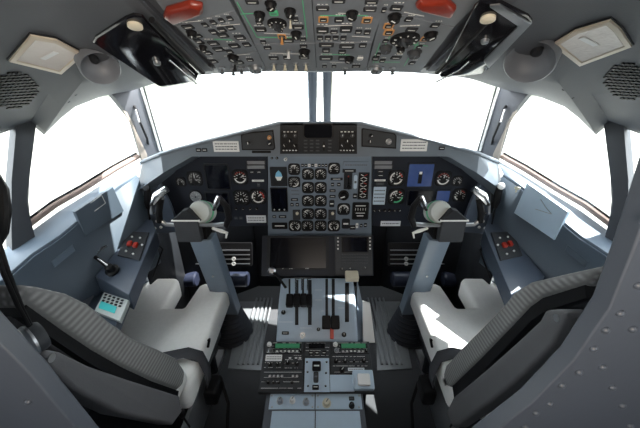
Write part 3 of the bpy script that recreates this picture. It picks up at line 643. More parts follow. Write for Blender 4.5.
# ---------------------------------------------------------------- ceiling lights, speakers, air outlets
for sd in (-1, 1):
    pts = [(8, 60), (30, 33.5), (56, 38), (84, 53), (61, 73)] if sd < 0 else [(552, 43), (575, 29), (611, 18), (622, 28), (633, 45), (580, 65)]
    cx = sum(p[0] for p in pts)/len(pts); cy = sum(p[1] for p in pts)/len(pts)
    hp = [lin(*q).o for q in pts]; ce = sum(hp, Vector())/len(hp); n = (hp[1]-hp[3]).cross(hp[0]-hp[2]).normalized()
    if n.dot(C0-ce) < 0: n = -n
    up = max((q-ce).dot(n) for q in hp+[lin(cx, cy).o]); u = Vector((1, 0, 0)); u = (u-n*u.dot(n)).normalized(); fr = Fr(ce+n*(up+.001), u, n.cross(u)); P_ = fr.poly(pts)
    t = thing('ceiling_light', 'cream-framed dome light set in the %s side of the ceiling' % ('left' if sd < 0 else 'right'), 'ceiling light', tuple(fr.o))
    cu_ = sum(p[0] for p in P_)/len(P_); cv_ = sum(p[1] for p in P_)/len(P_)
    K = lambda k, n: [(cu_+(p[0]-cu_)*k, cv_+(p[1]-cv_)*k, n) for p in P_]
    b = MB('dark', fr.M); b.loft([K(1.03, -.03), K(1.03, .001)]); b.build('gasket', t)
    b = MB('lens_frame', fr.M); b.loft([K(.99, .001), K(.98, .005), K(.82, .006), K(.80, .002)], None, True); b.build('frame', t)
    b = MB('lens', fr.M); b.loft([K(.80, .002), K(.78, .0045), K(.6, .003)], None, True)
    b.rr(cu_-.005, cv_-.005, .05, .012, .002, .0045, m='white', rot=.3*sd*-1); b.build('diffuser', t)
    # speaker grille
    c = (14, 90) if sd < 0 else (628, 81)
    b = MB('black')
    for i in range(-5, 6):
        for j in range(-7, 8):
            dx, dy = i*4.9+(j % 2)*2.4, j*2.9
            if math.hypot(dx/23, dy/19) > 1 or abs(c[0]+dx-320) > 332: continue
            fr = lin(c[0]+dx, c[1]+dy+dx*.06*sd); s_, s2 = fr.sc(c[0]+dx, c[1]+dy)
            b.rr(0, 0, 3.5*s_, 1.35*s2, -.003, .003, r=.5*s_, rot=.15*sd, M=fr.M)
    o = b.build('speaker_grille'); tag(o, 'slotted speaker grille in the %s ceiling beside the dome light' % ('left' if sd < 0 else 'right'), 'speaker grille')
    # air outlet cup
    c = (101, 69) if sd < 0 else (529, 63)
    fr = lin(*c, .0); s_ = sum(fr.sc(*c))/2
    tc = (C0-fr.o).normalized(); n = (fr.n*.45+tc*.55).normalized(); u = Vector((1, 0, 0)); u = (u-n*u.dot(n)).normalized(); fr = Fr(fr.o+tc*.085, u, n.cross(u))
    s_ = sum(fr.sc(*c))/2; R_ = (17 if sd < 0 else 22)*s_
    t = thing('air_outlet', 'round recessed air outlet in the ceiling beside the %s sun visor' % ('left' if sd < 0 else 'right'), 'air outlet', tuple(fr.o))
    b = MB('cup_grey', fr.M); b.lathe([(R_*1.15, -.09), (R_*1.10, -.004), (R_*1.03, .001), (R_*.98, -.001), (R_*.85, -.012), (R_*.6, -.024), (R_*.3, -.030), (0, -.031)], N=36); b.build('cup', t, ang=80)
    b = MB('dark', fr.M); b.lathe([(R_*.24, -.028), (R_*.24, -.008), (R_*.14, -.002), (0, -.002)], N=18, c=(0, R_*.45)); b.build('nozzle', t)
    for q in (((76, 95), (69, 102)) if sd < 0 else ((563, 90), (573, 98))):
        fr = lin(*q); b = MB('dark', fr.M); b.lathe([(.004, -.002), (.004, .001), (0, .0016)], N=10)
        tag(b.build('screw'), 'small dark screw in the %s ceiling above the side window, the %s one' % ('left' if sd < 0 else 'right', 'upper' if q in ((76, 95), (563, 90)) else 'lower'), 'screw', 'screws in the ceiling')
# ---------------------------------------------------------------- side consoles and wall fittings
for sd in (-1, 1):
    sn = 'left' if sd < 0 else 'right'; X = lambda l: mxp(sd, l)
    FCn = Fr((0, 1.15, .735), (1, 0, 0), (0, math.cos(math.radians(25)), math.sin(math.radians(25))))
    top = [FCn.at(*q) for q in FCn.poly(X([(149, 212), (156, 230), (129, 295), (95, 276)]))]
    co = thing('side_console', 'dark side console along the %s cockpit wall under the window' % sn, 'side console', tuple(top[3]-Vector((0, 0, .1))))
    b = MB('console_slate'); b.loft([[tuple(q+Vector((0, 0, -.09))) for q in top], [tuple(q) for q in top]]); b.build('forward_console', co, bevel=.004)
    R2 = [onZ(*q, .62) for q in X([(95, 279), (127, 298), (112, 332), (40, 345), (30, 330)])]
    b = MB('console_slate'); b.loft([[tuple(q+Vector((0, 0, -.06))) for q in R2], [tuple(q) for q in R2]]); b.build('rear_console', co, bevel=.004)
    # control box with red guarded switches
    P_ = FCn.poly(X([(128, 232), (149.5, 233), (140, 261), (118, 256)]))
    b = MB('radio_grey', FCn.M); b.prism(P_, 0, .008, c=.002); b.build('switch_box', co)
    for q, m in (((131, 245), 'red'), ((136.6, 246.5), 'red')):
        u, v = FCn.p(*X([q])[0]); b = MB(m, FCn.M); b.rr(u, v, .02, .028, .008, .022, r=.004, c=.003); b.build('switch_guard', co)
    for q in ((133, 238), (141, 239), (127, 252), (134, 255), (143, 246)):
        u, v = FCn.p(*X([q])[0]); b = MB('mark', FCn.M); b.lathe([(.005, .008), (.005, .013), (0, .013)], N=10, c=(u, v)); b.build('knob', co)
# left only: tiller handwheel, keypad with a green screen, knob panel
FCn = Fr((0, 1.15, .735), (1, 0, 0), (0, math.cos(math.radians(25)), math.sin(math.radians(25))))
u, v = FCn.p(113, 271)
t = thing('steering_tiller', 'black and chrome steering tiller handle on the left side console', 'steering handle', tuple(FCn.at(u, v)))
b = MB('black', FCn.M); b.lathe([(.03, 0), (.03, .012), (.02, .016), (.018, .04), (.01, .045)], N=20, c=(u, v)); b.build('hub', t)
b = MB('black', FCn.M); b.tube([(u, v, .035), (u-.05, v+.03, .05), (u-.085, v+.05, .05)], [.011, .009, .009]); b.build('arm', t)
b = MB('chrome', FCn.M); b.tube([(u-.085, v+.05, .052), (u-.07, v+.085, .06), (u-.045, v+.105, .06)], [.009, .010, .008]); b.tube([(u, v, .048), (u-.05, v+.03, .062)], .004); b.build('grip', t)
FK = Fr(tuple(onZ(110, 307, .655)), (math.cos(-.25), math.sin(-.25), 0), (0, .97, .24))
t = thing('keypad_unit', 'small grey keypad with a green screen on the left side console', 'keypad', tuple(FK.o-Vector((0, 0, .02))))
P_ = FK.poly([(104, 292), (128.5, 300), (119.5, 321), (94, 311)])
b = MB('drum', FK.M); b.prism(P_, -.02, 0, c=.002); b.build('case', t)
FK2 = Fr(FK.o+FK.n*.0005, FK.u, FK.v)
b = MB('teal', FK2.M); b.prism(FK2.poly([(101, 301), (117, 307), (114.5, 313.6), (98.5, 308)]), 0, .0015); b.build('screen', t)
for i in range(5):
    for j in range(3):
        p = Vector((106+i*4.1+j*-1.2, 295+i*1.4+j*2.9)); b = MB('dark', FK2.M); uu, vv = FK2.p(*p); b.rr(uu, vv, .011, .008, 0, .004, r=.001); b.build('key', t)
b = MB('ink'); R3 = [onZ(*q, .625) for q in [(78, 292), (93, 284), (99, 290), (84, 312), (66, 318), (62, 310)]]
b.loft([[tuple(q) for q in R3], [tuple(q+Vector((0, 0, .012))) for q in R3]]); t2 = thing('jack_box', 'black jack box with a round knob beside the left seat', 'jack box', tuple(R3[0])); b.build('box', t2)
FZ = Fr(onZ(86, 290, .637), (1, 0, 0), (0, 1, 0)); b = MB('dark', FZ.M); b.lathe([(.016, 0), (.014, .03), (0, .034)], N=16); b.build('knob', t2)
b = MB('mark', FZ.M); uu, vv = FZ.p(80, 308); b.rr(uu, vv, .014, .05, 0, .006, rot=-.5); b.build('latch', t2)

# map holders on the walls
for sd in (-1, 1):
    f = WI[sd]; fr = Fr(f.o+f.n*.02, f.u, f.v)
    pts = [(75, 212), (113, 187), (124, 211), (86, 236)] if sd < 0 else [(527, 183), (568, 212), (554, 240), (514, 213)]
    t = thing('map_holder', ('flat grey map holder clipped on the left wall under the window' if sd < 0 else 'pale blue map board clipped on the right wall under the window'), 'map holder', tuple(fr.at(*fr.p(*pts[0]))))
    b = MB('wall_paint' if sd < 0 else 'plate_blue', fr.M); b.prism(fr.poly(pts), -.02, 0, c=.001); b.build('board', t)
    cl = [(90, 203), (101, 195), (105, 203), (94, 211)] if sd < 0 else [(541, 199), (546, 207), (552, 214), (536, 209)]
    q = fr.poly(cl); b = MB('mark' if sd < 0 else 'metal', fr.M)
    for i in range(3): b.tube([(q[i][0], q[i][1], .004), (q[i+1][0], q[i+1][1], .004)], .0014, N=6)
    b.build('clip', t)
    # wall pocket
    pts = [(50, 261), (71, 244), (74, 250), (53, 267)]
    o = MB('ledge_paint' if sd < 0 else 'wall_paint', f.M); o.prism(f.poly(mxp(sd, pts)), .0, .014, c=.003)
    tag(o.build('wall_pocket'), 'slim pocket on the %s wall behind the map holder' % ('left' if sd < 0 else 'right'), 'wall pocket')
    # hand microphone on its hook
    c = (142, 186) if sd < 0 else (505, 185)
    p0 = wp(sd, *c, True)+Vector((-sd*.04, -.02, .0))
    t = thing('hand_microphone', ('black hand microphone hooked at the left end of the glareshield' if sd < 0 else 'black hand microphone with a pale round cap hooked on the right wall'), 'microphone', tuple(p0))
    d_ = onY(mp(sd, 148), 225, p0.y); lo_ = p0.lerp(d_, .55)
    b = MB('black'); b.tube([p0+Vector((0, 0, .01)), p0.lerp(lo_, .3), p0.lerp(lo_, .7), lo_], [.012, .02, .019, .01], flat=.6); b.build('body', t)
    fr = Fr(p0+Vector((0, -.012, .006)), (1, 0, 0), (0, .3, 1)); b = MB('white' if sd > 0 else 'radio_grey', fr.M); b.lathe([(.018, 0), (.018, .006), (.012, .009), (0, .009)], N=20); b.build('cap', t)
    b = MB('black'); e = wp(sd, mp(sd, 165), 268, True); b.tube([lo_, lo_.lerp(e, .4)+Vector((0, -.03, -.02)), lo_+Vector((-sd*.06, -.06, -.22)), lo_+Vector((-sd*.03, -.16, -.33))], .0045); b.build('cord', t)
    c = (125, 188) if sd < 0 else (518, 188); fr = Fr(f.o+f.n*.002, f.u, f.v); uu, vv = fr.p(*c)
    b = MB('cream', fr.M); b.rr(uu, vv, .03, .014, 0, .008, r=.003, c=.002); b.rr(uu, vv-.012, .008, .02, 0, .008, r=.002)
    tag(b.build('coat_hook'), 'small cream hook on the %s wall by the microphone' % ('left' if sd < 0 else 'right'), 'hook')

# ---------------------------------------------------------------- control columns
for sd in (-1, 1):
    sn = 'left' if sd < 0 else 'right'; X = lambda q: (mp(sd, q[0]), q[1])
    YY = 1.25; fr = Fr((0, YY, .93), (1, 0, 0), (0, 0, 1))
    base = onZ(*X((232, 322)), .10); topc = onY(*X((203, 236)), 1.29)
    t = thing('control_column', 'blue-grey control column with black yoke in front of the %s seat' % sn, 'control column', (base.x, base.y, 0))
    mb_ = onZ(*X((220, 306)), .22); mb_.y = base.y+.0
    mb_ = base+Vector((0, 0, .1)); 
    b = MB('column_paint'); n = 4; rings = []
    for k in range(n+1):
        q = mb_.lerp(topc, k/n); ww = .062-.008*k/n; dd = .04
        rings.append([(q.x+a*1, q.y+c, q.z) for a, c in [(-ww, -dd), (-ww*.3, -dd*1.15), (ww*.3, -dd*1.15), (ww, -dd), (ww, dd), (-ww, dd)]])
    b.loft(rings); b.build('column', t, bevel=.006)
    b = MB('metal'); q = mb_.lerp(topc, .55); 
    for kk in (.35, .6): q = mb_.lerp(topc, kk); b.lathe([(.006, .048), (.006, .052), (0, .053)], N=10, M=Fr(q, (1, 0, 0), (0, 0, 1)).M)
    b.build('bolt', t)
    b = MB('rubber'); prof = []
    for k in range(7):
        z = .0+k*.03; r = .125-.009*k; prof += [(r, z), (r+.008, z+.012), (r-.006, z+.024)]
    prof += [(.05, .215), (.04, .215)]
    b.lathe(prof, N=28, M=Matrix.Translation(Vector((base.x, base.y, 0)))); b.build('boot', t)
    # yoke
    def PT(x, y, n): u, v = fr.p(mp(sd, x), y, n); return (u, v, n)
    u, v, _ = PT(199, 212, .0); Md = Fr(fr.at(u, v, 0), (1, 0, 0), (0, .45, 1)).M
    b = MB('drum', Md); b.lathe([(.048, -.09), (.052, -.085), (.053, -.01), (.046, .004), (0, .008)], N=32)
    b.lathe([(.0535, -.045), (.0545, -.04), (.0545, -.03), (.0535, -.025)], N=32, m='green'); b.build('drum', t)
    f2 = Fr(fr.at(0, 0, .03), (1, 0, 0), (0, 0, 1)); q = mxp(sd, [(175, 220), (199.5, 242.5)]); u, v, W, Hh = f2.rect(q[0][0], q[0][1], q[1][0], q[1][1])
    b = MB('radio_grey', f2.M); b.rr(u, v, W, Hh, -.035, 0, r=.006, c=.004); b.build('clip_box', t)
    b = MB('dark', f2.M); b.prism(f2.poly([X(p) for p in ((171, 221), (182, 211), (187, 210), (201, 221))]), -.03, .004, c=.004); b.build('clip_cover', t)
    b = MB('mark', f2.M); b.prism(f2.poly([X(p) for p in ((171.5, 219.6), (200, 219.6), (200, 221), (171.5, 221))]), .0, .006); b.build('cover_edge', t)
    b = MB('metal', fr.M); b.tube([PT(176, 225, .01), PT(166, 224.5, .012), PT(160, 220, .014)], .010); b.tube([PT(199, 225, .01), PT(214, 225, .012), PT(226, 224, .014)], .010); b.build('cross_bar', t)
    for gp, hd, rs in (([(160, 222, .015), (158.6, 212, .02), (160, 203, .03), (162, 198, .035)], [(153, 203, .04), (157, 196, .045), (167, 189, .04)], [.012, .019, .014]),
                       ([(226, 226, .015), (229, 218, .02), (226, 206, .03), (219, 197, .035)], [(215, 208, .04), (217, 203, .045), (219, 196, .04)], [.010, .015, .010])):
        b = MB('black', fr.M); b.tube([PT(*q) for q in gp], [.013, .016, .015, .011]); g_ = b.build('grip', t)
        b = MB('chrome', fr.M); b.tube([PT(*q) for q in hd], rs); b.build('grip_head', g_)
        b = MB('dark', fr.M); u, v, _ = PT(*hd[0]); b.lathe([(.007, .045), (.006, .060), (0, .062)], N=12, c=(u, v)); b.build('thumb_switch', g_)
    b = MB('mark', fr.M); b.tube([PT(212, 228, .01), PT(221, 231, .01), (PT(227, 233, .01)), PT(226, 238, .01)], [.006, .009, .007, .004]); b.build('hook_lever', t)
    b = MB('black', fr.M); u, v = fr.p(*X((197, 238))); b.rr(u, v+.02, .09, .09, -.10, -.008, r=.02); b.build('hub', t)

    # rudder pedals
    YB = 1.80; fp = Fr((0, YB, .45), (1, 0, 0), (0, .35, 1))
    for cx in (235, 184):
        pd = thing('rudder_pedal', 'ribbed rudder pedal %s in the %s footwell' % ('inboard of the column' if cx > 200 else 'outboard of the column', sn), 'rudder pedal', tuple(fp.at(*fp.p(*X((cx, 262))))))
        u, v, W, Hh = fp.rect(mp(sd, cx-17), 243, mp(sd, cx+17), 266); b = MB('black', fp.M); b.rr(u, v, W, Hh, -.02, 0, r=.01); b.build('plate', pd)
        for py in (250, 254.6, 259, 263.6):
            b = MB('metal', fp.M); q = fp.p(mp(sd, cx-15), py); q2 = fp.p(mp(sd, cx+15), py); b.tube([(q[0], q[1], .006), (q2[0], q2[1], .006)], .0045, N=8); b.build('tread_bar', pd)
        for py in (258.6, 263.4):
            u, v = fp.p(mp(sd, cx-1), py); b = MB('mark', fp.M); b.lathe([(.014, .0), (.014, .011), (.008, .011), (.006, .004)], N=16, c=(u, v)); b.build('emblem', pd)
        b = MB('pedal_blue'); q = onY(mp(sd, cx-2), 279, 1.74); b.tube([q+Vector((-.11, 0, 0)), q+Vector((-.10, 0, 0)), q+Vector((.10, 0, 0)), q+Vector((.11, 0, 0))], [.045, .055, .055, .045], N=20); b.build('guard', pd)
    # foot mat with ribs on the floor
    P_ = [onZ(*X(q), 0) for q in ((240, 302), (264, 302), (263, 371), (228, 369), (234, 340))]
    b = MB('mat_metal'); b.loft([[tuple(q) for q in P_], [tuple(q+Vector((0, 0, .006))) for q in P_]])
    o = thing('foot_plate', 'ribbed grey metal floor plate between the %s seat and the pedestal' % sn, 'floor plate', (P_[3].x, P_[3].y, 0)); b.build('plate', o)
    for xx in (.375, .405, .435, .465, .495):
        b = MB('mat_metal'); b.tube([(sd*xx, 1.26, .008), (sd*xx, 1.85, .008)], .008, N=8, flat=1.2); b.build('rib', o)

# ---------------------------------------------------------------- pilots' seats
def ext(b, prof, x0, x1, m=None): b.loft([[(x0, y, z) for y, z in prof], [(x1, y, z) for y, z in prof]], m)
for sd in (-1, 1):
    sn = 'left' if sd < 0 else 'right'
    cx = sd*.78
    t = thing('pilot_seat', 'grey padded %s pilot seat with a pale notched cushion and reclined backrest' % sn, 'seat', (cx, 1.0, 0))
    ZT = .45
    # cushion outline in plan, open notch at the front
    xi, xo = .54, 1.015
    pl = [(xi, .80), (xi, 1.40), (xi+.03, 1.46), (xi+.16, 1.47), (.725, 1.44), (.745, 1.27), (.855, 1.27), (.86, 1.48), (.88, 1.52), (1.03, 1.52), (1.07, 1.47), (xo+.01, 1.0), (xo-.02, .80)]
    b = MB('fabric'); rings = []
    for z in (ZT-.13, ZT): rings.append([(sd*x, y, z+(.012 if y > 1.3 else 0)+(-.02 if y < .9 else 0)) for x, y in pl])
    b.loft(rings); b.build('cushion', t, bevel=.028, seg=4)
    b = MB('fabric'); b.box((sd*.55, .68, ZT-.02), (sd*.64, .86, ZT+.05)); b.build('side_bolster', t, bevel=.03, seg=4)
    b = MB('dark'); b.box((sd*.58, .78, .20), (sd*.98, 1.30, .31)); b.build('pan', t, bevel=.01)
    b = MB('mat_metal'); b.box((sd*.545, .72, .10), (sd*.56, .98, .31)); b.build('side_plate', t)
    for x in (.62, .92): b = MB('metal'); b.box((sd*(x-.02), .60, 0), (sd*(x+.02), 1.35, .03)); b.build('floor_rail', t)
    for x in (.62, .92):
        for y in (.82, 1.2): b = MB('dark'); b.tube([(sd*x, y, .03), (sd*x, y, .2)], .025); b.build('leg', t)
    # backrest: side outline traced on the inboard flank
    FR_ = [(22, 284), (45, 287), (70, 293), (92, 304), (112, 321), (135, 338), (160, 349), (178, 358), (186, 370), (184, 385)] if sd < 0 else [(35, 264), (75, 273), (112, 282), (128, 292), (139, 306), (160, 328), (180, 348), (195, 365), (199, 380), (195, 391)]
    BK_ = [(178, 391), (150, 381), (120, 367), (90, 350), (60, 330), (25, 305)] if sd < 0 else [(187, 386), (160, 360), (126, 325), (110, 308), (96, 298), (54, 285)]
    fp = [onX(mp(sd, p[0]), p[1], sd*.54) for p in FR_+BK_]
    b = MB('knit'); ext(b, [(q.y, q.z) for q in fp], sd*.54, sd*1.0); b.build('backrest', t, bevel=.018, seg=4)
    # dark rear shell a little behind
    fp2 = [onX(mp(sd, p[0]), p[1], sd*.56) for p in BK_]
    pr = [(q.y, q.z) for q in fp2]; pr2 = [(y-.03, z-.012) for y, z in pr][::-1]
    b = MB('fabric_dark'); ext(b, pr+pr2, sd*.565, sd*.98); b.build('rear_shell', t, bevel=.006)
    fp2 = [onX(mp(sd, p[0]), p[1], sd*.548) for p in BK_+[(q[0]-2, q[1]+13) for q in BK_[::-1]]]
    b = MB('black'); ext(b, [(q.y, q.z) for q in fp2], sd*.545, sd*.99); b.build('gap_strip', t)  # black strip added to darken the gap between backrest and armrest
    # folded-up armrest alongside
    A = [(45, 354), (52, 350), (62, 352), (90, 366), (130, 380), (180, 396), (183, 411), (173, 425), (120, 414), (75, 390), (50, 368)] if sd < 0 else \
        [(73, 316), (80, 309), (96, 310), (101, 320), (122, 340), (155, 370), (187, 397), (195, 413), (187, 428), (150, 402), (118, 376), (88, 346)]
    fp = [onX(mp(sd, p[0]), p[1], sd*.485) for p in A]
    b = MB('vinyl'); ext(b, [(q.y, q.z) for q in fp], sd*.485, sd*.54); ar = b.build('armrest', t, bevel=.014, seg=4)
    q = onX(mp(sd, 52 if sd < 0 else 84), 358 if sd < 0 else 318, sd*.484)
    b = MB('metal'); b.lathe([(.008, 0), (.006, .004), (0, .005)], N=14, M=Fr(q, (0, sd*1., 0), (0, 0, 1)).M); b.build('end_button', ar)
    # lap strap and buckle, levers
    zb = ZT+.012
    b = MB('webbing'); P1 = [(sd*1.0, .87, zb), (sd*.85, .90, zb+.004), (sd*.70, .93, zb+.008), (sd*.60, .955, zb+.010), (sd*.535, .95, zb-.01), (sd*.505, .93, zb-.08), (sd*.50, .90, zb-.16)]
    hw = Vector((0, .028, 0)); b.loft([[tuple(Vector(p)-hw) for p in P1], [tuple(Vector(p)+hw) for p in P1]], None, False, closed=False); b.build('lap_belt', t, solid=.004)
    b = MB('black'); b.box((sd*.46, .86, .24), (sd*.52, .96, .33)); b.build('buckle', t, bevel=.015)
    b = MB('black'); b.tube([(sd*.53, .74, .30), (sd*.53, .72, .40)], .004); b.lathe([(.008, 0), (.012, .01), (.012, .03), (.006, .04), (0, .04)], N=12, M=Matrix.Translation(Vector((sd*.53, .72, .40)))); b.build('adjust_lever', t)
    b = MB('black'); b.tube([(sd*.52, .98, .30), (sd*.47, .96, .26), (sd*.43, .90, .20), (sd*.42, .80, .12)], .008); b.build('release_cable', t)
    b = MB('black'); b.tube([(sd*.53, 1.02, ZT-.02), (sd*.52, 1.03, ZT+.02), (sd*.515, 1.01, ZT+.035)], .006); b.build('hook', t)

# headset hanging behind the left seat: ear cup and two cords down the picture's left edge
p = onX(35, 338, -.50); t = thing('headset', 'black headset hanging by its cord behind the left seat backrest', 'headset', tuple(p))
b = MB('radio_grey'); b.M = Fr(p, (.75, -.4, 0), (.1, 0, 1)).M
b.lathe([(.024, -.012), (.027, -.006), (.027, .008), (.022, .014), (.018, .012), (.016, .008), (0, .008)], N=28); b.lathe([(.0275, .004), (.029, .008), (.027, .013), (.022, .0145)], N=28, m='metal'); b.build('ear_cup', t)
for o_x in (0, 5):
    q = [onX(*r, -.50) for r in ((33-o_x*.3, 330), (22-o_x*.6, 308), (8-o_x, 272), (-2-o_x, 240), (-10, 205))]
    b = MB('black'); b.tube(q, .0035); b.build('cord', t)
q = [C0+ray(*r)*.5 for r in ((-6, 172), (1, 190), (3, 210), (1, 232), (-6, 250))]
b = MB('black'); b.tube(q, [.006, .010, .011, .010, .006]); b.build('headband', t)

# ---------------------------------------------------------------- centre pedestal
# display slab under the main panel
pa = onY(320, 235.5, 1.50); pb_ = onY(320, 276, 1.37)
FD = Fr(pa, (1, 0, 0), tuple(pa-pb_))
ct = thing('display_console', 'dark console with a wide black screen and keyboard unit below the dials', 'console', (0, 1.5, pb_.z))
b = MB('panel_slate', FD.M); b.prism(FD.poly([(262, 235.5), (373, 235.5), (373.5, 276), (261, 276)]), -.05, 0, c=.002)
b.build('slab', ct)
s_, q = screen(ct, FD, 267, 236, 329, 269.5, 'gloss_black', rim='dark', rr_=.004, d=.008)
b = MB('mark', FD.M)
for px in (283, 290, 292, 306, 308): u, v = FD.p(px, 268.6); b.rr(u, v, .006, .003, .008, .009)
b.build('marking', s_)
u, v, W, Hh = FD.rect(335, 235.6, 371.8, 274.6); b = MB('radio_grey', FD.M); b.rr(u, v, W, Hh, 0, .012, r=.003, c=.002); b.build('keyboard_unit', ct)
FD2 = Fr(FD.o+FD.n*.012, FD.u, FD.v)
screen(ct, FD2, 341.5, 236.8, 368.2, 252.4, 'screen', rim='black', rr_=.002, d=.003)
for i in range(11):
    for j in range(4): button(ct, FD2, 342.4+i*2.45, 254.6+j*2.8, 2.0, 2.0, 'radio_grey', name='key', d=.003)
for py in (238, 241.6, 245.2, 248.8):
    for px in (338, 370): button(ct, FD2, px, py, 1.6, 1.6, 'mark', name='side_key', d=.003)
for px, py in ((342, 269), (350, 269), (365, 268)): knob(ct, FD2, px, py, 1.5, 'radio_grey', .008)
# body of the pedestal
pd = thing('centre_pedestal', 'blue-grey centre pedestal with radios between the two seats', 'pedestal', (0, 1.0, 0))
qa = onY(320, 277, 1.34); qb = onY(320, 341, 1.04)
FQ = Fr(qa, (1, 0, 0), tuple(qa-qb))
ht = abs((qa-qb).length)
def qx(px, py): return FQ.p(px, py)
# throttle quadrant: humped section
wl, wr = FQ.p(279.5, 300)[0], FQ.p(355, 300)[0]
prof = []; K = 14
hump = lambda t: .035*math.sin(PI*min(1, max(0, t)))
for k in range(K+1):
    t_ = k/K; p = qa.lerp(qb, t_)+FQ.n*hump(t_); prof.append((p.y, p.z))
prof += [(qb.y, .05), (qa.y, .05)]
b = MB('pedestal_blue'); b.loft([[(wl, y, z) for y, z in prof], [(wr, y, z) for y, z in prof]]); b.build('throttle_quadrant', pd, bevel=.016, seg=4)
def QF(py):                                              # local frame on the hump
    t_ = (FQ.p(320, 277)[1]-FQ.p(320, py)[1])/ht
    d_ = .035*PI*math.cos(PI*t_)/ht
    n = FQ.n*1.0; o = qa.lerp(qb, t_)+FQ.n*hump(t_); vv = (qa-qb).normalized()-FQ.n*d_
    return Fr(o+Vector((0, 0, 0)), (1, 0, 0), tuple(vv))
def slot(x0, x1, y0, y1):
    b = MB('seam'); ys = [y0+(y1-y0)*k/8 for k in range(9)]; rr_ = []
    for y in ys:
        f = QF(y); u0, v0 = f.p(x0, y); u1, _ = f.p(x1, y); rr_.append((f.at(u0, v0, .001), f.at(u1, v0, .001)))
    b.loft([[tuple(a) for a, _ in rr_], [tuple(c) for _, c in rr_]], None, False, closed=False); return b.build('lever_slot', pd, solid=.002)
for a in ((325.4, 328, 279, 318), (331.8, 334.8, 279, 318), (345, 349, 283, 322), (295, 298.4, 280, 325), (308, 311.6, 280, 325), (288.6, 290.4, 279, 296), (302, 304, 279, 296)): slot(*a)
def lever(x, y, L, kx, kw, kh, m='black', arm='metal', lab=None, back=.0):
    f = QF(y); u, v = f.p(x, y); f2 = Fr(f.at(u, v), f.u, f.v)
    l = MB(arm, f2.M); l.rr(0, 0, .007, .014, -.01, L, r=.002); l_ = l.build('lever', pd)
    s_ = sum(f.sc(x, y))/2
    k = MB(m, f2.M); k.rr(0, 0, kw*s_, kh*s_, L-.006, L+.022, r=.006, c=.004); kk = k.build('lever_knob', l_)
    if lab: kk['label'] = lab
    return l_
lever(290.5, 305, .045, 0, 6.8, 12); lever(297.6, 305, .05, 0, 6.6, 12); lever(304, 305, .05, 0, 6, 12); lever(309.6, 305, .045, 0, 5.4, 12)
b = MB('chrome'); f = QF(289)
for px in (296, 302, 307.6): u, v = f.p(px, 284); u2, v2 = f.p(px, 296); b.tube([f.at(u, v, .002), f.at(u, v, .04), f.at(u2, v2, .045)], .003, N=8)
u, v = f.p(295, 282); u2, v2 = f.p(311, 282); b.tube([f.at(u, v, .03), f.at(u2, v2, .03)], .004); b.build('lever_gate', pd)
lever(326.2, 323, .02, 0, 8.6, 13); lever(335, 323, .02, 0, 8.6, 13)
lever(351.4, 281, .03, 0, 11, 9, 'cream', lab='cream flap lever knob')
f = QF(284); u, v = f.p(286, 288); a = f.at(u, v, .0); e = f.at(*f.p(272.5, 275), .03)
b = MB('black'); b.tube([a, a.lerp(e, .5)+Vector((0, 0, .01)), e], .007); l_ = b.build('lever', pd); b = MB('metal'); b.lathe([(.008, -.01), (.02, -.004), (.022, .006), (.012, .014), (0, .014)], N=20, M=Fr(e, (1, 0, 0), (0, .6, .8)).M); b.build('lever_knob', l_)['label'] = 'silver round lever knob'
for px, py, r, m in ((283.4, 312.4, 2, 'dark'), (344, 334.6, 2.2, 'dark'), (318.4, 329.4, 1.6, 'dark')): knob(pd, QF(py), px, py, r, m, .008)
button(pd, QF(333), 285.4, 333, 7, 3.4, 'dark'); b = None
f = QF(333); u, v = f.p(331.8, 333.4); b = MB('red', f.M); b.rr(u, v, .018, .05, 0, .018, r=.004, c=.003); b.build('guarded_switch', pd)['label'] = 'red guarded switch'
toggle(pd, QF(335), 302.6, 335, 'mark', .03, .3, 2); 
for x0, y0, x1, y1 in ((279, 322, 293, 322), (315, 290, 322, 290), (315, 300, 322, 300), (338, 298, 344, 298), (338, 308, 344, 308), (300, 328, 312, 328), (321, 311, 324, 311), (350.6, 300, 354, 300)):
    f = QF(y0); strip(pd, Fr(f.o+f.n*.001, f.u, f.v), (x0, y0), (x1, y1), .0015, 'mark', 'legend_line')
# radio deck
ZR = lambda y: .44-.06*(1.04-y)/.2
ra = onY(320, 341.5, 1.04); rb = onZ(320, 392, .375)
FRd = Fr(ra, (1, 0, 0), tuple(ra-rb))
b = MB('radio_grey', FRd.M); P_ = FRd.poly([(267, 341.5), (372, 341.5), (375, 392.5), (258, 392.5)])
u0 = P_[3][0]; u1 = P_[2][0]; v1 = P_[0][1]; v0 = P_[2][1]
b.prism([(u0, v0), (u1, v0), (u1, v1), (u0, v1)], -.03, 0, c=.002); b.build('radio_deck', pd)
b = MB('dark'); b.box((-.215, rb.y+.03, 0), (.205, ra.y+.02, rb.z-.03)); b.build('plinth', pd)
def unit(x0, y0, x1, y1, m='radio_grey', nm='radio', th_=.006):
    u, v, W, Hh = FRd.rect(x0, y0, x1, y1); b = MB(m, FRd.M); b.rr(u, v, W, Hh, 0, th_, r=.001, c=.001)
    for k in range(int(W*Hh*7000) if m == 'radio_grey' else 0): b.rr(u+W*random.uniform(-.44, .44), v+Hh*random.choice([-.42, -.1, .12, .4]), W*.06, .0016, th_, th_+.0004, m='mark')
    return b.build(nm, pd)
FU = Fr(FRd.o+FRd.n*.006, FRd.u, FRd.v)
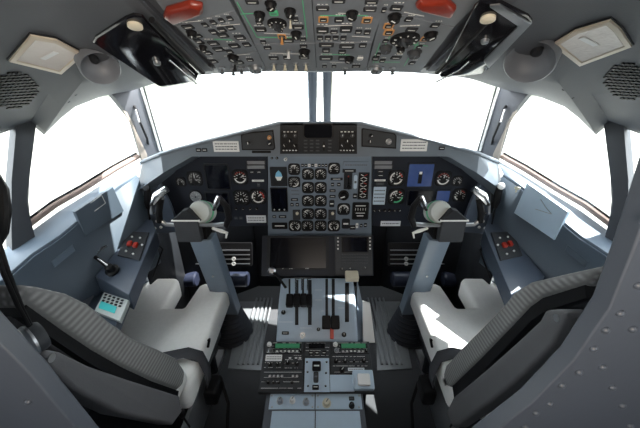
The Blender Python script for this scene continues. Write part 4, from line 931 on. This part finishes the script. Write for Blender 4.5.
for x0, x1 in ((266, 303), (332, 369)):
    unit(x0, 342.3, x1, 353.6); screen(pd, FU, x0+8, 343.4, x1-2, 348.6, 'green_lcd', rim='black', rr_=.001, d=.003)
    knob(pd, FU, x0+3.4, 344.6, 2.1, 'white', .014, .5); knob(pd, FU, x0+4.6, 350.6, 2.2, 'metal', .014, .5, line='ink')
    for k in range(6): button(pd, FU, x0+11+k*4, 351.2, 2.2, 1.4, 'mark', d=.003)
    knob(pd, FU, x1-2.6, 351, 1.4, 'black', .01)
unit(305, 342.3, 330, 357); screen(pd, FU, 308.6, 343.6, 325, 348.8, 'gloss_black', rim='black', rr_=.001, d=.003)
for px in (311, 317, 324): button(pd, FU, px, 353, 4.4, 4, 'black')
unit(264.4, 354.4, 282.6, 369); placard(pd, FU, 265.6, 354.8, 282, 361, 'white', 2); unit(283.8, 354.4, 302.6, 369.6)
for px, py in ((269.8, 364.6), (277.6, 364.6), (287.6, 363), (297, 364)): knob(pd, FU, px, py, 2, 'black', .014, random.uniform(-1, 1))
for px in (290, 296, 300): button(pd, FU, px, 358, 2.4, 1.4, 'mark', d=.002)
unit(260, 370.6, 303, 390)
for px in (270, 274, 278, 282, 293, 297): toggle(pd, FU, px, 376.4, 'white', .014, .3, 1.0)
for px in (268, 273.4, 279, 292): knob(pd, FU, px, 382.6, 1.3, 'black', .01)
unit(304.6, 358, 329.4, 391.6, 'plate_blue', 'trim_plate')
button(pd, FU, 316.6, 366.6, 8.6, 9.4, 'black', name='trim_switch', d=.012); button(pd, FU, 316, 378, 5, 9.6, 'radio_grey', name='trim_wheel', d=.02); button(pd, FU, 315.6, 387.6, 6.6, 4.4, 'black', name='trim_switch', d=.01)
for px, py in ((307, 362), (326.6, 362), (307.6, 372), (326, 373), (308, 386), (325.6, 386)): knob(pd, FU, px, py, .9, 'dark', .004)
unit(331.6, 355, 369.6, 374)
for px, py, r in ((336, 361.4, 2), (345, 361.4, 2), (363.6, 361, 2), (342, 370, 2.6), (354, 361.4, 1.2)): knob(pd, FU, px, py, r, 'black', .012, random.uniform(-1, 1))
placard(pd, FU, 348, 367.8, 364.4, 371, 'paper', 1)
unit(330, 375, 354, 391.6, 'plate_blue', 'blank_plate')
# lower pedestal section in front
la = onZ(320, 392.6, .355); lb = onZ(320, 470, .325)
FL = Fr(la, (1, 0, 0), tuple(la-lb))
P_ = [FL.p(265, 405)[0], FL.p(364, 405)[0]]; vE = FL.p(320, 470)[1]
b = MB('bulkhead_dark', FL.M); b.prism([(P_[0], vE), (P_[1], vE), (P_[1], 0), (P_[0], 0)], -.02, 0, c=.002); b.build('rear_deck', pd)
b = MB('bulkhead_dark'); b.box((P_[0]+.005, lb.y, 0), (P_[1]-.005, la.y+.04, lb.z-.01)); b.build('rear_plinth', pd)
FL2 = Fr(FL.o+FL.n*.004, FL.u, FL.v)
for x0, x1 in ((269.6, 314.6), (315.6, 361.6)):
    for y0, y1 in ((393.4, 409.4), (410.4, 452)):
        u, v, W, Hh = FL.rect(x0, y0, x1, y1); b = MB('plate_blue', FL.M); b.rr(u, v, W, Hh, 0, .004, r=.001, c=.001); b.build('cover_plate', pd)
for px, py, r, m in ((280, 401.4, 3, 'metal'), (292.4, 401, 2.8, 'white'), (306, 402.4, 3, 'metal'), (326.6, 403.6, 4, 'cream'), (351.6, 406, 2.6, 'black')): knob(pd, FL2, px, py, r, m, .02, .6, line='ink')
button(pd, FL2, 351.6, 398.6, 5.4, 4, 'radio_grey'); 
for px in (272, 312.4, 318, 359): knob(pd, FL2, px, 395.6, .8, 'metal', .002); knob(pd, FL2, px, 407, .8, 'metal', .002)
# white cup box at the right edge of the radio deck
u, v, W, Hh = FRd.rect(352.6, 372, 373, 391)
t = thing('cup_holder', 'pale boxy cup holder on the right edge of the radio deck', 'cup holder', tuple(FRd.at(u, v, .006)))
b = MB('plate_blue', FRd.M); b.rr(u, v, W, Hh, .006, .03, r=.006, c=.003); b.build('box', t)
b = MB('white', FRd.M); b.rr(u, v-.004, W*.6, Hh*.6, .03, .045, r=.006, c=.003); b.build('cup', t)
# papers tucked beside the quadrant
P3 = [onY(360, 300, 1.22), onY(367, 302, 1.22), onY(372, 341, 1.10), onY(360, 341, 1.10)]
b = MB('white'); P3 = [q+Vector((.012, -.02, .01)) for q in P3]; b.loft([[tuple(q) for q in P3], [tuple(q+Vector((0, .015, -.008))) for q in P3]])
tag(b.build('document_folder', bevel=.002), 'white folder standing between the throttle quadrant and the right floor plate', 'folder')
P4 = [onY(357.6, 280, 1.30), onY(360, 290, 1.27), onY(371, 341, 1.09), onY(357.6, 341, 1.07)]
b = MB('ledge_paint'); b.loft([[tuple(q+Vector((0, .02, -.012))) for q in P4], [tuple(Vector((q.x, q.y+.02, .0))) for q in P4]]); b.build('side_cover', pd)

q = Fr((0, .30, 0), (1, 0, 0), (0, 0, 1)); u, v = q.p(531, 425)
b = MB('black', q.M); b.lathe([(.018, .022), (.018, .032), (.012, .04), (0, .042)], N=20, c=(u, v))
tag(b.build('door_catch'), 'small round black door catch low on the right bulkhead', 'door catch')
